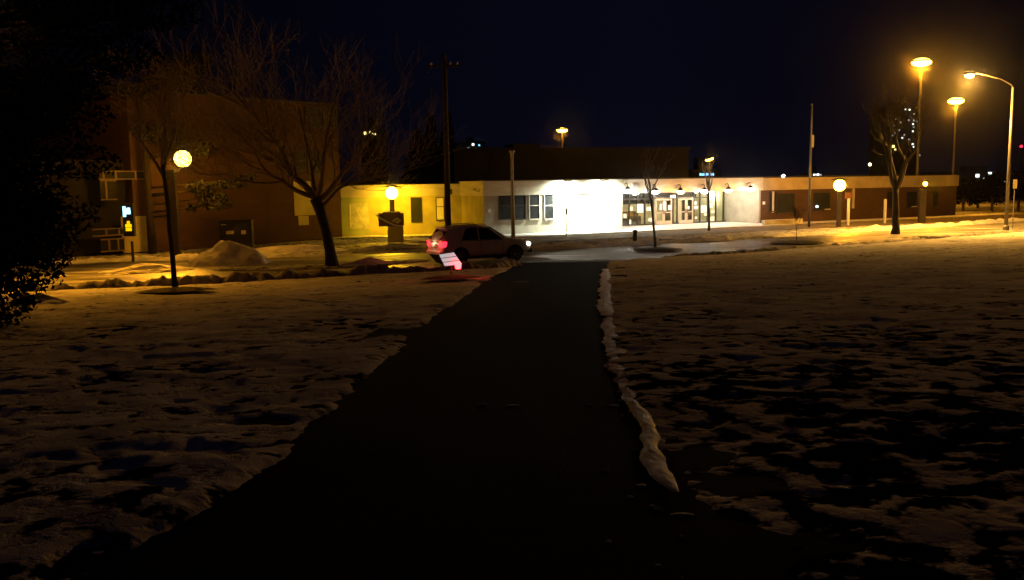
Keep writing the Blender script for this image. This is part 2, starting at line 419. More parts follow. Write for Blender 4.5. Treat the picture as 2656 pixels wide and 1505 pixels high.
# (gaps come from the uneven height)
_rp = [(p.x, p.y) for p in rp]; _ry = [q[1] for q in _rp][::-1]; _rx = [q[0] for q in _rp][::-1]
segs = [(33, 15.5, .15, 'farthest'), (15.3, 10.4, .11, 'middle'), (10.6, 7.6, .10, 'second nearest'), (8.0, 5.05, .07, 'nearest')]
for i, (ya, yb, wd_, nm) in enumerate(segs):
    ys = np.linspace(ya, yb, 14)
    ridge('snow_ridge', [(float(np.interp(y, _ry, _rx))+.03*math.sin(3*y), y) for y in ys], wd_, .017, M['snow_icy'], nm+' stretch of the thin icy snow ridge along the right path edge', 'snow ridge', 3+i, 220 if i < 2 else 120, 10,
          group='icy snow ridge stretches', zf=lambda x, y: lawn_z(x, y)+.08, rough=1.1, fade=.4)
cr_ = MB(); rr_ = random.Random(3)
for (px, py, sx_, sy_) in [(1665, 1268, .03, .03), (1768, 1344, .07, .025), (1766, 1402, .015, .015), (1250, 1055, .05, .03), (1330, 1058, .07, .03), (1530, 1055, .03, .02), (1590, 1058, .06, .03), (1610, 1045, .03, .03), (1350, 733, .28, .07)]+[
        (rr_.gauss(1700, 70)+(py-1290)*.25, py, rr_.uniform(.008, .03), rr_.uniform(.008, .02)) for py in [rr_.uniform(1080, 1480) for _ in range(12)]]:
    q = on_lawn(px, py); cr_.ball((q.x, q.y, q.z+.018), 1, 9, 5, (sx_, sy_, .009))
tag(cr_.build('snow_crumbs', M['snow'], None, True), 'small snow crumbs scattered on the dark footpath', 'snow', kind='stuff')
# ploughed snow bank along the near kerb, left of the path
kx = np.linspace(-17.5, -1.2, 40)
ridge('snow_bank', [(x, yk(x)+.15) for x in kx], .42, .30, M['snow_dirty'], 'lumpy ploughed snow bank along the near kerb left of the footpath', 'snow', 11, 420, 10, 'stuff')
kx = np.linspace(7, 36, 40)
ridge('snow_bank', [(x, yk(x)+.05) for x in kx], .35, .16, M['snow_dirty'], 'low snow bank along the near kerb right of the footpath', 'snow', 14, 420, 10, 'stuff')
# far side bank
kx = np.linspace(-3, 60, 60)
ridge('snow_bank', [(x, yk(x)+rw(x)+.2) for x in kx], .6, .24, M['snow'], 'pale snow bank along the far kerb before the low building', 'snow', 15, 500, 10, 'stuff')
kx = np.linspace(-32, -9, 30)
ridge('snow_bank', [(x, yk(x)+rw(x)-.2) for x in kx], .5, .22, M['snow'], 'snow bank along the far kerb before the brick building', 'snow', 17, 300, 10, 'stuff')
# snow spur at the left of the path mouth
a = on_lawn(1340, 690); ridge('snow_heap', [(a.x-1.2, a.y-1.6), (a.x-.3, a.y-.2), (a.x+.05, a.y+.35)], .38, .32, M['snow'], 'rounded snow heap at the left corner of the footpath mouth', 'snow heap', 5, 50, 12,
      zf=lawn_z)
def heap(px, py, wx, wy, h, label, m='snow', seed=0, rz=.4):
    p = atZ(px, py, 0); n = 46; g = np.linspace(-1, 1, n); A, B = np.meshgrid(g, g)
    rr = np.sqrt(A*A+B*B)+(fbm(A*2+seed, B*2, seed, 3)-.5)*.5
    Hh = np.clip(1-rr, 0, 1)**.75*h*(.65+.7*fbm(A*3, B*3, seed+3, 3))
    c, s_ = math.cos(rz), math.sin(rz)
    XX = A*wx; YY = B*wy
    o = grid_mesh('snow_heap', XX*c-YY*s_, XX*s_+YY*c, Hh-.03, M[m]); o.location = (p.x, p.y, 0); return tag(o, label, 'snow heap')
heap(600, 684, 1.9, 1.3, 1.15, 'largest snow heap in front of the dark cabinet by the brick wall', 'snow', 3)
heap(548, 676, .9, .8, .55, 'small rounded snow heap at the left foot of the largest heap', 'snow', 31)
heap(740, 655, 3.6, 1.0, .45, 'long low snow heap stretching right of the largest heap', 'snow', 5)
heap(955, 686, 1.3, .7, .32, 'lumpy snow heap right of the big bare tree trunk', 'snow', 8)
heap(385, 705, 2.0, .8, .4, 'flat snow heap on the road behind the young tree at left', 'snow', 12)
q = on_lawn(95, 790)
o = heap(95, 790, 1.0, .7, .35, 'small snow heap at the far left below the evergreen', 'snow', 21); o.location = (q.x, q.y, q.z)
# snow verge under the big tree
isl = MB(); ia = []
for k in range(40):
    a = 2*math.pi*k/40; r = 1+.12*math.sin(3*a)
    c, s_ = math.cos(.36), math.sin(.36); x = 4.6*r*math.cos(a); y = 1.25*r*math.sin(a)
    ia.append((-8.3+x*c-y*s_, 40.1+x*s_+y*c, .03))
isl.quad(*ia); struct(isl, 'verge', M['snow_verge'], 'snow dusted verge around the foot of the big bare tree')
# far lawn strip and bright walk by the building are built in the building's frame below

# ------------------------------------------------------------------ building frame
class Frame:
    def __init__(s, ox, oy, ang): s.o = Vector((ox, oy)); s.a = ang; s.u = Vector((math.cos(ang), math.sin(ang))); s.n = Vector((-math.sin(ang), math.cos(ang)))
    def hit(s, px, py, v=0):         # pixel -> (u, z) on the vertical plane v behind the facade
        d = ray(px, py); p0 = Vector((CAMLOC.x, CAMLOC.y))-s.o; dn = d.x*s.n.x+d.y*s.n.y
        k = (v-p0.dot(s.n))/dn; p = p0+Vector((d.x, d.y))*k
        return p.dot(s.u), CAMLOC.z+d.z*k
    def world(s, u, v, z=0): p = s.o+s.u*u+s.n*v; return Vector((p.x, p.y, z))
F = Frame(-1.8, 60.9, math.atan(.5))
HT = 3.75                                 # parapet
u0 = 0; uS, _ = F.hit(1614, 590); uR, _ = F.hit(1972, 575); uE, _ = F.hit(2478, 560)
REC = 4.0
lb = thing('low_building', 'long low flat roofed building with a floodlit cream wall and glazed entrance', 'building', (F.o.x, F.o.y, 0), F.a)
# walls: each one mesh
MB().box(0, uS, 0, .25, 0, 2.75).build('wall', M['wall_cream'], lb)
MB().box(uR, uE, 0, .25, 0, 2.7).build('brick_wall', M['brick'], lb)
MB().box(0, .25, .25, 3.9, 0, 2.75).build('side_wall', M['wall_yellow'], lb)
MB().box(uR-.2, uR, 0, REC, 0, 2.7).build('return_wall', M['wall_cream'], lb)
MB().box(uE-.25, uE, .25, 18, 0, 2.7).build('end_wall', M['brick'], lb)
MB().box(-.12, uS, -.12, .3, 2.75, HT).build('fascia', M['fascia'], lb)
MB().box(uS, uR+.1, -.16, .3, 2.7, HT-.03).build('canopy_fascia', M['fascia'], lb)
MB().box(uR+.1, uE+.12, -.12, .3, 2.7, HT-.06).build('fascia', M['fascia_dim'], lb)
MB().box(-.12, .3, .3, 4.0, 2.75, HT+.02).build('side_fascia', M['fascia'], lb)
MB().box(.3, uE, .3, 18, HT-.3, HT-.15).build('roof', M['roof'], lb)
MB().box(-.15, uE+.15, -.19, .33, HT+.02, HT+.06).build('roof_edge', M['frame_dark'], lb)
MB().box(uS, uR-.2, .3, REC, 2.78, 2.84).build('soffit', M['fascia'], lb)
MB().box(uE, uE+.14, .3, 18, 2.7, HT-.06).build('end_fascia', M['fascia_dim'], lb)
# tall narrow windows of the cream wall
def window(parent, fr, px0, px1, py0, py1, v=-.02, fm='frame_pale', bars=(), gm='dark_glass', name='window'):
    ua, za = fr.hit(px0, py1, v); ub, zb = fr.hit(px1, py0, v)
    g = MB().box(ua, ub, v-.01, v+.05, za, zb).build(name, M[gm], parent)
    f = MB(); t = .05
    f.box(ua-t, ua, v-.05, v+.05, za-t, zb+t).box(ub, ub+t, v-.05, v+.05, za-t, zb+t).box(ua, ub, v-.05, v+.05, zb, zb+t).box(ua-t, ub+t, v-.09, v+.05, za-t-.03, za-.0)
    for q in bars:
        zz = za+(zb-za)*q; f.box(ua, ub, v-.04, v, zz-.025, zz+.025)
    f.build('window_frame', M[fm], g); return g
for (a, b) in ((1296, 1328), (1335, 1362), (1374, 1398), (1413, 1434)):
    window(lb, F, a, b, 505, 568, fm='frame_dark' if a < 1370 else 'frame_pale', bars=(.55,))
# right brick windows and slots
for (a, b, t_, c) in ((1995, 2012, 500, 548), (2015, 2060, 502, 552), (2110, 2152, 500, 545), (2300, 2322, 498, 540), (2352, 2378, 498, 538), (2420, 2432, 498, 535)):
    window(lb, F, a, b, t_, c, fm='frame_dark', bars=())
for (a, b, t_, c) in ((2003, 2008, 497, 552), (2211, 2217, 488, 541),):
    ua, za = F.hit(a, c, -.08); ub, zb = F.hit(b, t_, -.08); MB().box(ua, ub, -.1, 0, za, zb).build('pale_trim', M['frame_pale'], lb)
for (a, b, y) in ((2140, 2154, 543), (2366, 2378, 536)):
    ua, za = F.hit(a, y+1.2, -.1); ub, zb = F.hit(b, y-1.2, -.1); MB().box(ua, ub, -.14, 0, za, zb).build('window_sill', M['white_paint'], lb)
# dark scribble mark on the side fascia near the corner
mk = MB(); 
mk.tube([(-.135, 1.55, 3.15), (-.135, 1.3, 3.27), (-.135, 1.2, 3.12), (-.135, 1.0, 3.22), (-.135, .9, 3.08), (-.135, .65, 3.05), (-.135, .45, 3.12), (-.135, .42, 3.22)], .022, 5)
mk.build('fascia_mark', M['frame_dark'], lb)
# dark box on the fascia above the glazing
ua, za = F.hit(1640, 489, -.2); ub, zb = F.hit(1658, 478, -.2); MB().box(ua, ub, -.3, -.16, za, zb).build('vent_cover', mat('grey_vent', (.3, .3, .26), .8), lb, bevel=.02)

# ---- storefront, recessed
V = REC
def sf(px, py, v=V): return F.hit(px, py, v)
sw = thing_part = MB()
uA = uS-1.0; uB = uR-.2
# interior room (floor, back wall, partitions)
MB().box(uA, uB, V+5, V+5.1, 0, 2.9).build('interior_wall', M['interior'], lb)
MB().box(uA-.1, uA, V, V+5, 0, 2.9).build('interior_wall', M['interior'], lb)
MB().box(uB, uB+.1, V, V+5, 0, 2.9).build('interior_wall', M['interior'], lb)
MB().box(uA, uB, V-.02, V+5, .02, .05).build('interior_floor', M['interior_floor'], lb)
MB().box(uA, uB, V, V+5, 2.86, 2.9).build('interior_ceiling', M['interior'], lb)
uc1, _ = sf(1690, 540); uc2, _ = sf(1850, 540)
for q in ((uA, sf(1640, 540)[0], V+3, V+3.2, .05, 1.9), (sf(1650, 540)[0], sf(1690, 540)[0], V+2.2, V+2.5, .05, 1.1), (sf(1745, 540)[0], sf(1758, 540)[0], V+1.0, V+1.4, .05, 2.2),
          (sf(1800, 540)[0], sf(1822, 540)[0], V+1.2, V+1.6, .05, 2.7), (uA, sf(1700, 540)[0], V+.6, V+.7, 1.75, 2.86), (sf(1700, 540)[0]+.05, sf(1815, 540)[0], V+.5, V+.6, 2.2, 2.86), (uA+.3, sf(1672, 540)[0], V+.5, V+.9, .05, .8)):
    MB().box(*q).build('display_partition', M['interior_dark'], lb)
cup = MB(); cup.box(sf(1632, 540)[0], sf(1652, 540)[0], V+1.5, V+1.9, .5, 1.0).box(sf(1655, 540)[0], sf(1671, 540)[0], V+1.5, V+1.9, .55, 1.05)
cup.build('tan_cabinet', M['orange_box'], lb)
for (a, b, k) in ((1830, 1850, 1.5), (1858, 1876, 2.2), (1880, 1896, 2.2), (1898, 1910, 1.2), (1735, 1752, 3.0), (1652, 1668, 3.5)):
    MB().box(sf(a, 540)[0], sf(b, 540)[0], V+k, V+k+.5, 2.80, 2.85).build('ceiling_light', M['e_ceiling'], lb)
light(lb, (sf(1882, 540)[0], V+1.6, 2.3), (1, .92, .66), 900, .3, name='interior_light')
light(lb, (sf(1740, 540)[0], V+3, 2.2), (1, .85, .6), 110, .3, name='interior_light')
light(lb, (sf(1655, 540)[0], V+3.2, 2.2), (.9, .95, .9), 30, .3, name='interior_light')
# glazing frame
gl = MB(); zt = 2.78
muls = [1600, 1632, 1653, 1672, 1694, 1745, 1756, 1799, 1815, 1835, 1856, 1876, 1893, 1912]
for a in muls:
    u = sf(a, 540)[0]; gl.box(u-.045, u+.045, V-.08, V+.06, .05, zt)
gl.box(uA, uB, V-.07, V+.05, .0, .16); gl.box(uA, uB, V-.07, V+.05, zt-.12, zt)
gl.box(uA, sf(1835, 540)[0], V-.06, V+.04, 2.12, 2.20)
gl.build('glazing_frame', M['frame_dark'], lb)
gm = bpy.data.materials.new('clear_glazing'); gm.use_nodes = True
t = gm.node_tree; t.nodes.clear(); out = t.nodes.new('ShaderNodeOutputMaterial'); tr = t.nodes.new('ShaderNodeBsdfTransparent'); gs = t.nodes.new('ShaderNodeBsdfGlossy'); ms = t.nodes.new('ShaderNodeMixShader')
tr.inputs[0].default_value = (.82, .86, .8, 1); gs.inputs['Roughness'].default_value = .05; ms.inputs[0].default_value = .08
t.links.new(tr.outputs[0], ms.inputs[1]); t.links.new(gs.outputs[0], ms.inputs[2]); t.links.new(ms.outputs[0], out.inputs[0])
for i in range(len(muls)-1):
    a = sf(muls[i], 540)[0]+.045; b = sf(muls[i+1], 540)[0]-.045
    if muls[i] in (1694, 1756): continue
    MB().box(a, b, V-.01, V+.0, .16, zt-.12).build('glass_pane', gm, lb)
# double doors
for (a, b) in ((1698, 1741), (1760, 1796)):
    ua = sf(a, 540)[0]; ub = sf(b, 540)[0]; mid = (ua+ub)/2; zz = 2.12
    for (x0, x1) in ((ua, mid-.01), (mid+.01, ub)):
        d = MB(); s_ = .11
        d.box(x0, x0+s_, V-.12, V-.04, .08, zz).box(x1-s_, x1, V-.12, V-.04, .08, zz).box(x0+s_, x1-s_, V-.12, V-.04, zz-.12, zz).box(x0+s_, x1-s_, V-.12, V-.04, .08, .34).box(x0+s_, x1-s_, V-.11, V-.05, .98, 1.06)
        dd = d.build('door', M['door_frame'], lb)
        MB().box(x0+s_, x1-s_, V-.085, V-.075, .34, zz-.12).build('glass_pane', gm, dd)
        MB().box((x1-.08 if x0 == ua else x0+.04), (x1-.04 if x0 == ua else x0+.08), V-.2, V-.12, .9, 1.25).build('door_handle', M['metal'], dd)
    MB().box(ua, ub, V-.06, V+.03, zz+.02, zz+.10).build('door_head', M['door_frame'], lb)
# notices stuck on the glass (all the photo shows is their pale shape)
pos = [(1634, 1641, 536, 547), (1617, 1625, 555, 566), (1652, 1668, 529, 552), (1677, 1688, 537, 547), (1682, 1692, 566, 575), (1711, 1716, 530, 545),
       (1720, 1728, 523, 548), (1733, 1742, 532, 545), (1738, 1752, 506, 514), (1784, 1788, 535, 543), (1801, 1808, 523, 531), (1800, 1810, 534, 543), (1818, 1833, 533, 552),
       (1840, 1848, 527, 540), (1845, 1853, 545, 553), (1840, 1853, 562, 574), (1803, 1808, 562, 568), (1632, 1637, 570, 582), (1826, 1833, 553, 560)]
for i, (a, b, t_, c) in enumerate(pos):
    ua, za = F.hit(a, c, V-.14); ub, zb = F.hit(b, t_, V-.14)
    za = max(.1, za)
    MB().box(ua, ub, V-.15, V-.14, za, zb).build('notice', M['paper'], lb)
for a in (1650, 1718, 1780, 1838, 1886):
    ud = sf(a, 501, 2.0)[0]
    dl = MB().lathe([(.16, -.03), (.16, .02)], 14, (ud, 2.0, 2.755)).build('soffit_light', M['e_ceiling'], lb)
    light(lb, (ud, 2.0, 2.60), (1, .93, .8), 170, .12, name='soffit_lamp')
# barn lamps on the canopy fascia
lampspec = [(1628, 490, 'w', 700), (1700, 493, 'w', 300), (1765, 493, 'o', 700), (1827, 492, 'w', 300), (1890, 490, 'o', 700), (1947, 487, 'w', 600)]
for px, py, kd, pw in lampspec:
    u, z = F.hit(px, py, -.55)
    lbl = {1628: 'white glowing wall lamp over the left end of the glazing', 1700: 'white glowing wall lamp above the left double doors', 1765: 'orange glowing wall lamp above the right double doors',
           1827: 'white glowing wall lamp behind the farther young tree', 1890: 'orange glowing wall lamp over the bright right panes', 1947: 'white glowing wall lamp beside the white return wall'}[px]
    L0 = thing('wall_lamp', lbl, 'wall lamp', F.world(u, -.55, z), F.a, 'lamps along the canopy fascia')
    MB().tube([(0, .39, .35), (0, .15, .42), (0, 0, .3), (0, 0, .16)], .025, 6).build('bracket', M['metal_dark'], L0)
    MB().lathe([(.05, .18), (.10, .14), (.27, -.02), (.29, -.05)], 16).build('lamp_shade', M['metal_dark'], L0, True)
    MB().ball((0, 0, -.12), .27, 14, 8, (1.1, 1.1, .75)).build('lens', M['e_white' if kd == 'w' else 'e_orange'], L0, True)
    light(L0, (0, -.05, -.16), (1, .93, .82) if kd == 'w' else (1, .42, .10), pw, .31)
# floodlights washing the cream wall
for px, pw, lbl in ((1470, 4500, 'floodlight mounted high on the cream wall, left one of the pair'), (1565, 5000, 'floodlight mounted high on the cream wall, nearer the entrance')):
    u, z = F.hit(px, 480, -.5)
    L0 = thing('floodlight', lbl, 'floodlight', F.world(u, -.12, 3.62), F.a, 'floodlights on the cream wall')
    MB().box(-.22, .22, -.75, -.45, -.02, .12).build('housing', M['white_paint'], L0, bevel=.02)
    MB().box(-.04, .04, -.45, .0, .02, .08).build('bracket', M['metal'], L0)
    MB().box(-.19, .19, -.72, -.48, -.04, -.025).build('lens', M['e_white'], L0)
    light(L0, (0, -.75, -.12), LED, pw, .15, spot=165, rot=(R(38), 0, 0), blend=.9)
# small pale spot on dark wall beside corner and by the return wall
for px, py in ((1269, 547), (1982, 527)):
    u, z = F.hit(px, py, -.06); MB().box(u-.12, u+.12, -.06, -.0, z-.12, z+.12).build('wall_plate', M['white_paint'], lb, bevel=.02)
u, z = F.hit(2118, 536, -.15)
L0 = thing('wall_lamp', 'tiny bluish white lamp low on the brick wall by the flagpole', 'wall lamp', F.world(u, -.15, z), F.a)
MB().box(-.1, .1, .02, .14, -.1, .15).build('housing', M['metal_dark'], L0); MB().ball((0, -.05, 0), .10, 10, 6).build('lens', emis('cool_white_lens', (.6, .9, 1), 6), L0)
# low white wall right of the entrance
u1, _ = F.hit(1975, 575, -2.0); u2, _ = F.hit(2075, 570, -2.0)
o = MB().box(u1, u2, -2.3, -2.0, 0, .42).build('low_wall', M['concrete'], None, bevel=.02); o.location = (F.o.x, F.o.y, 0); o.rotation_euler.z = F.a
tag(o, 'low pale concrete wall right of the entrance before the brick wall', 'wall')
# walk + grass strip
def fstruct(mb, name, m, label):
    o = struct(mb, name, m, label); o.location = (F.o.x, F.o.y, 0); o.rotation_euler.z = F.a; return o
fstruct(MB().box(-6, uR+1, -3.0, 0, -.1, .06).box(uS-1, uR-.2, 0, V, -.1, .055), 'pavement', M['walk'], 'cleared concrete walk in front of the low building')
fstruct(MB().quad((uR+1, -2.4, .02), (uE+6, -2.4, .02), (uE+6, 0, .02), (uR+1, 0, .02)), 'pavement', M['snow'], 'snow covered strip along the brick wall')
fstruct(MB().quad((-3, -7.5, .0), (uE+8, -7.5, .0), (uE+8, -3.0, .0), (-3, -3.0, .0)), 'grass_strip', mat('dead_winter_grass', (.10, .075, .035), .95, .5, 3, bump=.03), 'dark winter grass strip between the walk and the road')

# ------------------------------------------------------------------ recessed ochre wing (left of corner)
pA = F.world(0.1, 3.9)
G0 = atY(880, 610, 63.0)
ang = math.atan2(pA.y-G0.y, pA.x-G0.x)
G = Frame(G0.x, G0.y, ang); glen = (Vector((pA.x, pA.y))-G.o).length
ow = thing('ochre_wing', 'ochre low wing set back behind the car with a pale fascia', 'building', (G.o.x, G.o.y, 0), ang)
MB().box(0, glen, 0, .25, 0, 2.8).build('wall', M['wall_yellow'], ow)
MB().box(-.1, glen-.05, -.1, .25, 2.8, 3.6).build('fascia', M['fascia'], ow)
MB().box(0, glen, .25, 14, 3.4, 3.5).build('roof', M['roof'], ow)
MB().box(-.12, glen-.05, -.14, .28, 3.6, 3.64).build('roof_edge', M['frame_dark'], ow)
window(ow, G, 1068, 1092, 513, 575, fm='frame_dark')
window(ow, G, 1133, 1150, 514, 570, fm='frame_dark', gm='paper', bars=(.6,))
ua, za = G.hit(880, 612, -.03); ub, zb = G.hit(955, 512, -.03)
MB().box(ua+.05, ub, -.04, 0, .1, 2.75).build('green_panel', M['panel_green'], ow)
ua, za = G.hit(908, 595, -.1); ub, zb = G.hit(956, 527, -.1)
gp = MB().box(ua, ub, -.1, -.045, za, zb).build('pale_panel', mat('pale_board', (.45, .45, .33), .6), ow)
ma = MB().tube([(ua+.35, -.12, zb-.1), (ua+.65, -.12, zb-.75), (ua+1.15, -.12, za+.2)], .02, 5); ma.build('cable', M['white_paint'], gp)
MB().box(ua, ua+.1, -.13, -.1, za+.1, zb-.05).build('panel_trim', M['white_paint'], gp)
gg = MB().quad((-.5, -2.4, .05), (glen+.3, -2.4, .05), (glen+.3, 0, .05), (-.5, 0, .05)); o = struct(gg, 'pavement', M['snow'], 'snow covered strip before the ochre wing'); o.location = (G.o.x, G.o.y, 0); o.rotation_euler.z = ang

# ------------------------------------------------------------------ tall brick building at left
B0 = atZ(255, 664); B1 = atZ(888, 617)
angB = math.atan2(B1.y-B0.y, B1.x-B0.x); B = Frame(B0.x, B0.y, angB); blen = (B1-B0).length
tb = thing('brick_building', 'tall dark brown brick building at left behind the bare trees', 'building', (B0.x, B0.y, 0), angB)
HB = B.hit(760, 268)[1]
MB().box(2.2, blen, 0, .3, 0, HB).build('wall', M['brick_red'], tb)
MB().box(blen-.3, blen, .3, 12, 0, HB).build('end_wall', M['brick_red'], tb)
MB().box(2.2, 2.5, .3, 12, 0, HB).build('end_wall', M['brick_red'], tb)
MB().box(2.1, blen+.1, -.08, 12, HB, HB+.15).build('roof', M['roof'], tb)
MB().box(-7, 2.2, .8, 12, 0, 5.2).build('entrance_block', M['dark_wall'], tb)
ua, za = B.hit(320, 660, -.06); ub, zb = B.hit(386, 560, -.06); MB().box(ua, ub, -.08, 0, .05, zb).build('pale_panel', M['wall_yellow'], tb)
# pale framed strip windows
def frames(px0, px1, py0, py1, bars, v=-.12):
    ua, za = B.hit(px0, py1, v); ub, zb = B.hit(px1, py0, v); t = .07
    g = MB().box(ua, ub, v, v+.06, za, zb).build('window', M['dark_glass'], tb)
    f = MB().box(ua, ub, v-.05, v, zb-t, zb).box(ua, ub, v-.05, v, za, za+t)
    for px in bars:
        u = B.hit(px, (py0+py1)/2, v)[0]; f.box(u-.05, u+.05, v-.05, v, za+t, zb-t)
    f.build('window_frame', M['frame_tan'], g)
frames(255, 388, 443, 467, (268, 300, 351)); frames(262, 300, 467, 520, (275,)); frames(240, 322, 590, 615, (275, 308)); frames(262, 322, 617, 655, (283, 306))
# paler pilaster and openings near the big tree
ua, za = B.hit(765, 560, -.05); ub, zb = B.hit(815, 470, -.05); MB().box(ua, ub, -.07, 0, za, zb).build('pale_panel', M['wall_yellow'], tb)
ua, za = B.hit(775, 585, -.05); ub, zb = B.hit(800, 560, -.05); MB().box(ua, ub, -.06, 0, za, zb).build('pale_panel', M['wall_yellow'], tb)
for (a, b, t_, c) in ((765, 790, 395, 440), (800, 835, 395, 450), (795, 830, 280, 330), (840, 870, 280, 330)):
    window(tb, B, a, b, t_, c, fm='frame_dark', bars=(.5,))
MB().box(4, blen, -.06, 0, 2.6, 2.72).build('string_course', M['brick'], tb)
# dark block behind centre
c0 = atY(1180, 470, 88); c1 = atY(1785, 470, 96)
wb = thing('dark_hall', 'black windowless hall rising behind the low building', 'building', (c0.x, c0.y, 0), math.atan2(c1.y-c0.y, c1.x-c0.x))
ln = (c1-c0).length; hz = atY(1480, 390, 92).z
MB().box(0, ln, 0, 16, 0, hz).build('wall', M['dark_wall'], wb); MB().box(-.2, ln+.2, -.2, 16.2, hz, hz+.25).build('roof', M['dark_wall'], wb)
MB().box(ln*.3, ln*.3+3, 5, 8, hz+.25, hz+.9).build('roof_unit', M['dark_wall'], wb)

# ------------------------------------------------------------------ far buildings with lit windows
def far_block(px0, px1, ytop, Y, wins, label, name='apartment_tower', default='e_win', base=0):
    a = atY(px0, ytop, Y); b = atY(px1, ytop, Y); h = a.z; wdt = b.x-a.x
    r = thing(name, label, 'building', (a.x, Y, 0))
    MB().box(0, wdt, 0, wdt*.8+6, 0, h).build('wall', M['dark_wall'], r)
    MB().box(wdt*.3, wdt*.6, 2, 6, h, h+2).build('roof_house', M['dark_wall'], r)
    for wn in wins:
        px, py = wn[0], wn[1]; k = wn[2] if len(wn) > 2 else default; s_ = (wn[3] if len(wn) > 3 else 4)*Y/FPX
        p = atY(px, py, Y)
        MB().box(p.x-a.x-s_/2, p.x-a.x+s_/2, -.15, .05, p.z-s_*.45, p.z+s_*.45).build('window', M[k], r)
    return r
random.seed(4)
wins = [(2349, 284), (2359, 285), (2371, 296, 'e_win_dim'), (2324, 309, 'e_win_dim'), (2309, 324), (2320, 326, 'e_win_dim'), (2370, 313, 'e_win_dim'), (2378, 315, 'e_win_dim'), (2357, 312, 'e_win_dim'),
        (2368, 322), (2370, 330, 'e_win_dim'), (2368, 341), (2320, 345), (2316, 352, 'e_win_dim'), (2340, 358), (2367, 374), (2370, 381), (2346, 350, 'e_win_dim'), (2358, 362, 'e_win_dim'), (2385, 403, 'e_win_dim'),
        (2317, 380, 'e_win_y', 7), (2322, 388, 'e_win_y', 4), (2336, 318, 'e_win_dim'), (2332, 338, 'e_win_dim')]
far_block(2300, 2392, 276, 420, wins, 'far apartment tower with scattered white lit windows at right')
far_block(1188, 1256, 368, 380, [(1196, 386), (1197, 397), (1227, 375, 'e_win', 6), (1228, 391), (1214, 398, 'e_win_dim', 6), (1247, 391, 'e_win_y', 5), (1243, 377, 'e_blue', 4), (1215, 385, 'e_win_dim', 5)],
          'far apartment block with a few white windows above the car')
far_block(935, 985, 335, 150, [(947, 346, 'e_win_y', 8), (962, 344, 'e_win_y', 8), (972, 348, 'e_win_y', 5)], 'dark block with two small yellow windows above the ochre wing')
far_block(2448, 2656, 446, 330, [(2477, 475), (2490, 473), (2527, 474), (2527, 480), (2535, 456, 'e_win', 9), (2552, 463, 'e_win_dim'), (2562, 473), (2563, 480), (2567, 451, 'e_win', 9), (2590, 480), (2622, 471), (2607, 470, 'e_win_dim')],
          'long low block at the far right with white lit windows', 'apartment_block')
far_block(2100, 2140, 450, 260, [(2112, 453.5, 'e_win', 5), (2121, 453.5, 'e_win', 6), (2128, 454, 'e_win_dim', 5)], 'small far house right of the flagpole with one lit strip of windows', 'far_house')
far_block(1795, 1870, 440, 150, [], 'dark shop block under the small blue lit sign', 'far_shop')
# blue-white lit sign (letters unreadable in the photo: a row of upright glowing blocks)
p = atY(1833, 452.5, 149.5); sg = thing('lit_sign', 'small blue white glowing roof sign below the tilted lamp', 'sign', (p.x, 149.4, p.z))
sb = MB().box(-1.3, 1.3, 0, .3, -.28, .28).build('sign_box', M['navy_metal'], sg)
for i in range(9):
    h = (.2, .16, .2, .13, .2, .15, .2, .17, .14)[i]
    MB().box(-1.2+i*.27, -1.2+i*.27+.21, -.05, -.001, -.2, h).build('letter', M['e_blue'], sg)
p = atY(2649, 380, 300); t_ = thing('radio_mast', 'far mast with a small red lamp at the right edge', 'mast', (p.x, 300, 0))
MB().tube([(0, 0, 0), (0, 0, p.z)], [.5, .25], 8).build('mast_pole', M['metal_dark'], t_); MB().ball((0, 0, p.z), .5, 10, 8).build('red_lamp', M['e_redlamp'], t_)

# ------------------------------------------------------------------ lamps
def timber_lamp(px, py, Y, label, power, post_px=None, pw=.28, color=NA, r=.43, wall=0, street=0):
    g = atY(px, py, Y); bx = atY(post_px, py, Y).x if post_px else g.x
    L0 = thing('street_lamp', label, 'street lamp', (bx, Y, 0), 0, 'short sodium lamps on timber posts')
    h = g.z; dx = g.x-bx
    top = h-.55 if abs(dx) > .2 else h-.42
    MB().box(-pw, pw, -pw*.6, pw*.6, 0, top).build('post', M['wood'], L0, bevel=.03)
    if abs(dx) > .2:
        MB().tube([(pw*.5, 0, top-.25), (dx*.6, 0, top-.1), (dx, 0, h-.38)], .05, 8).build('arm', M['metal'], L0)
    MB().lathe([(.12, -.42), (.16, -.36), (.18, -.28)], 14, (dx, 0, h)).build('collar', M['metal_dark'], L0, True)
    MB().ball((dx, 0, h), r, 20, 12).build('globe', M['e_sodium'], L0, True)
    MB().lathe([(r*1.5, r*.95), (r*1.4, r+.02), (.12, r+.12), (.02, r+.16)], 18, (dx, 0, h)).build('cap', M['metal_dark'], L0, True)  # cap made wider than the globe to block light going upwards
    light(L0, (dx, 0, h), color, power, r+.02)
    if street: light(L0, (dx, -r-.25, h-.1), color, street, .2, spot=56, rot=(R(67), 0, R(180)), blend=1)     # extra spot added to brighten the road and lawn
    if wall: light(L0, (dx, r+.06, h), color, wall, .2, spot=124, rot=(R(62), 0, 0), blend=.8)     # extra spot added to brighten the wall behind
    return L0
timber_lamp(474, 412, 46.5, 'round sodium lamp on a thick post behind the young tree at left', 9500, post_px=441, pw=.24, street=12000, wall=500)
timber_lamp(1016, 501, 60.0, 'round sodium lamp glowing above the brown sign by the ochre wing', 2800, pw=.16, wall=1700, street=3000, color=(1, .52, .012))
timber_lamp(2178, 481, 66.0, 'round sodium lamp glowing before the brick wall right of the flagpole', 5000, pw=.16, wall=800, street=5000)
timber_lamp(2400, 477, 70.0, 'small sodium lamp on a brown post right of the right bare tree', 2200, street=3500, post_px=2394, pw=.26, r=.17)

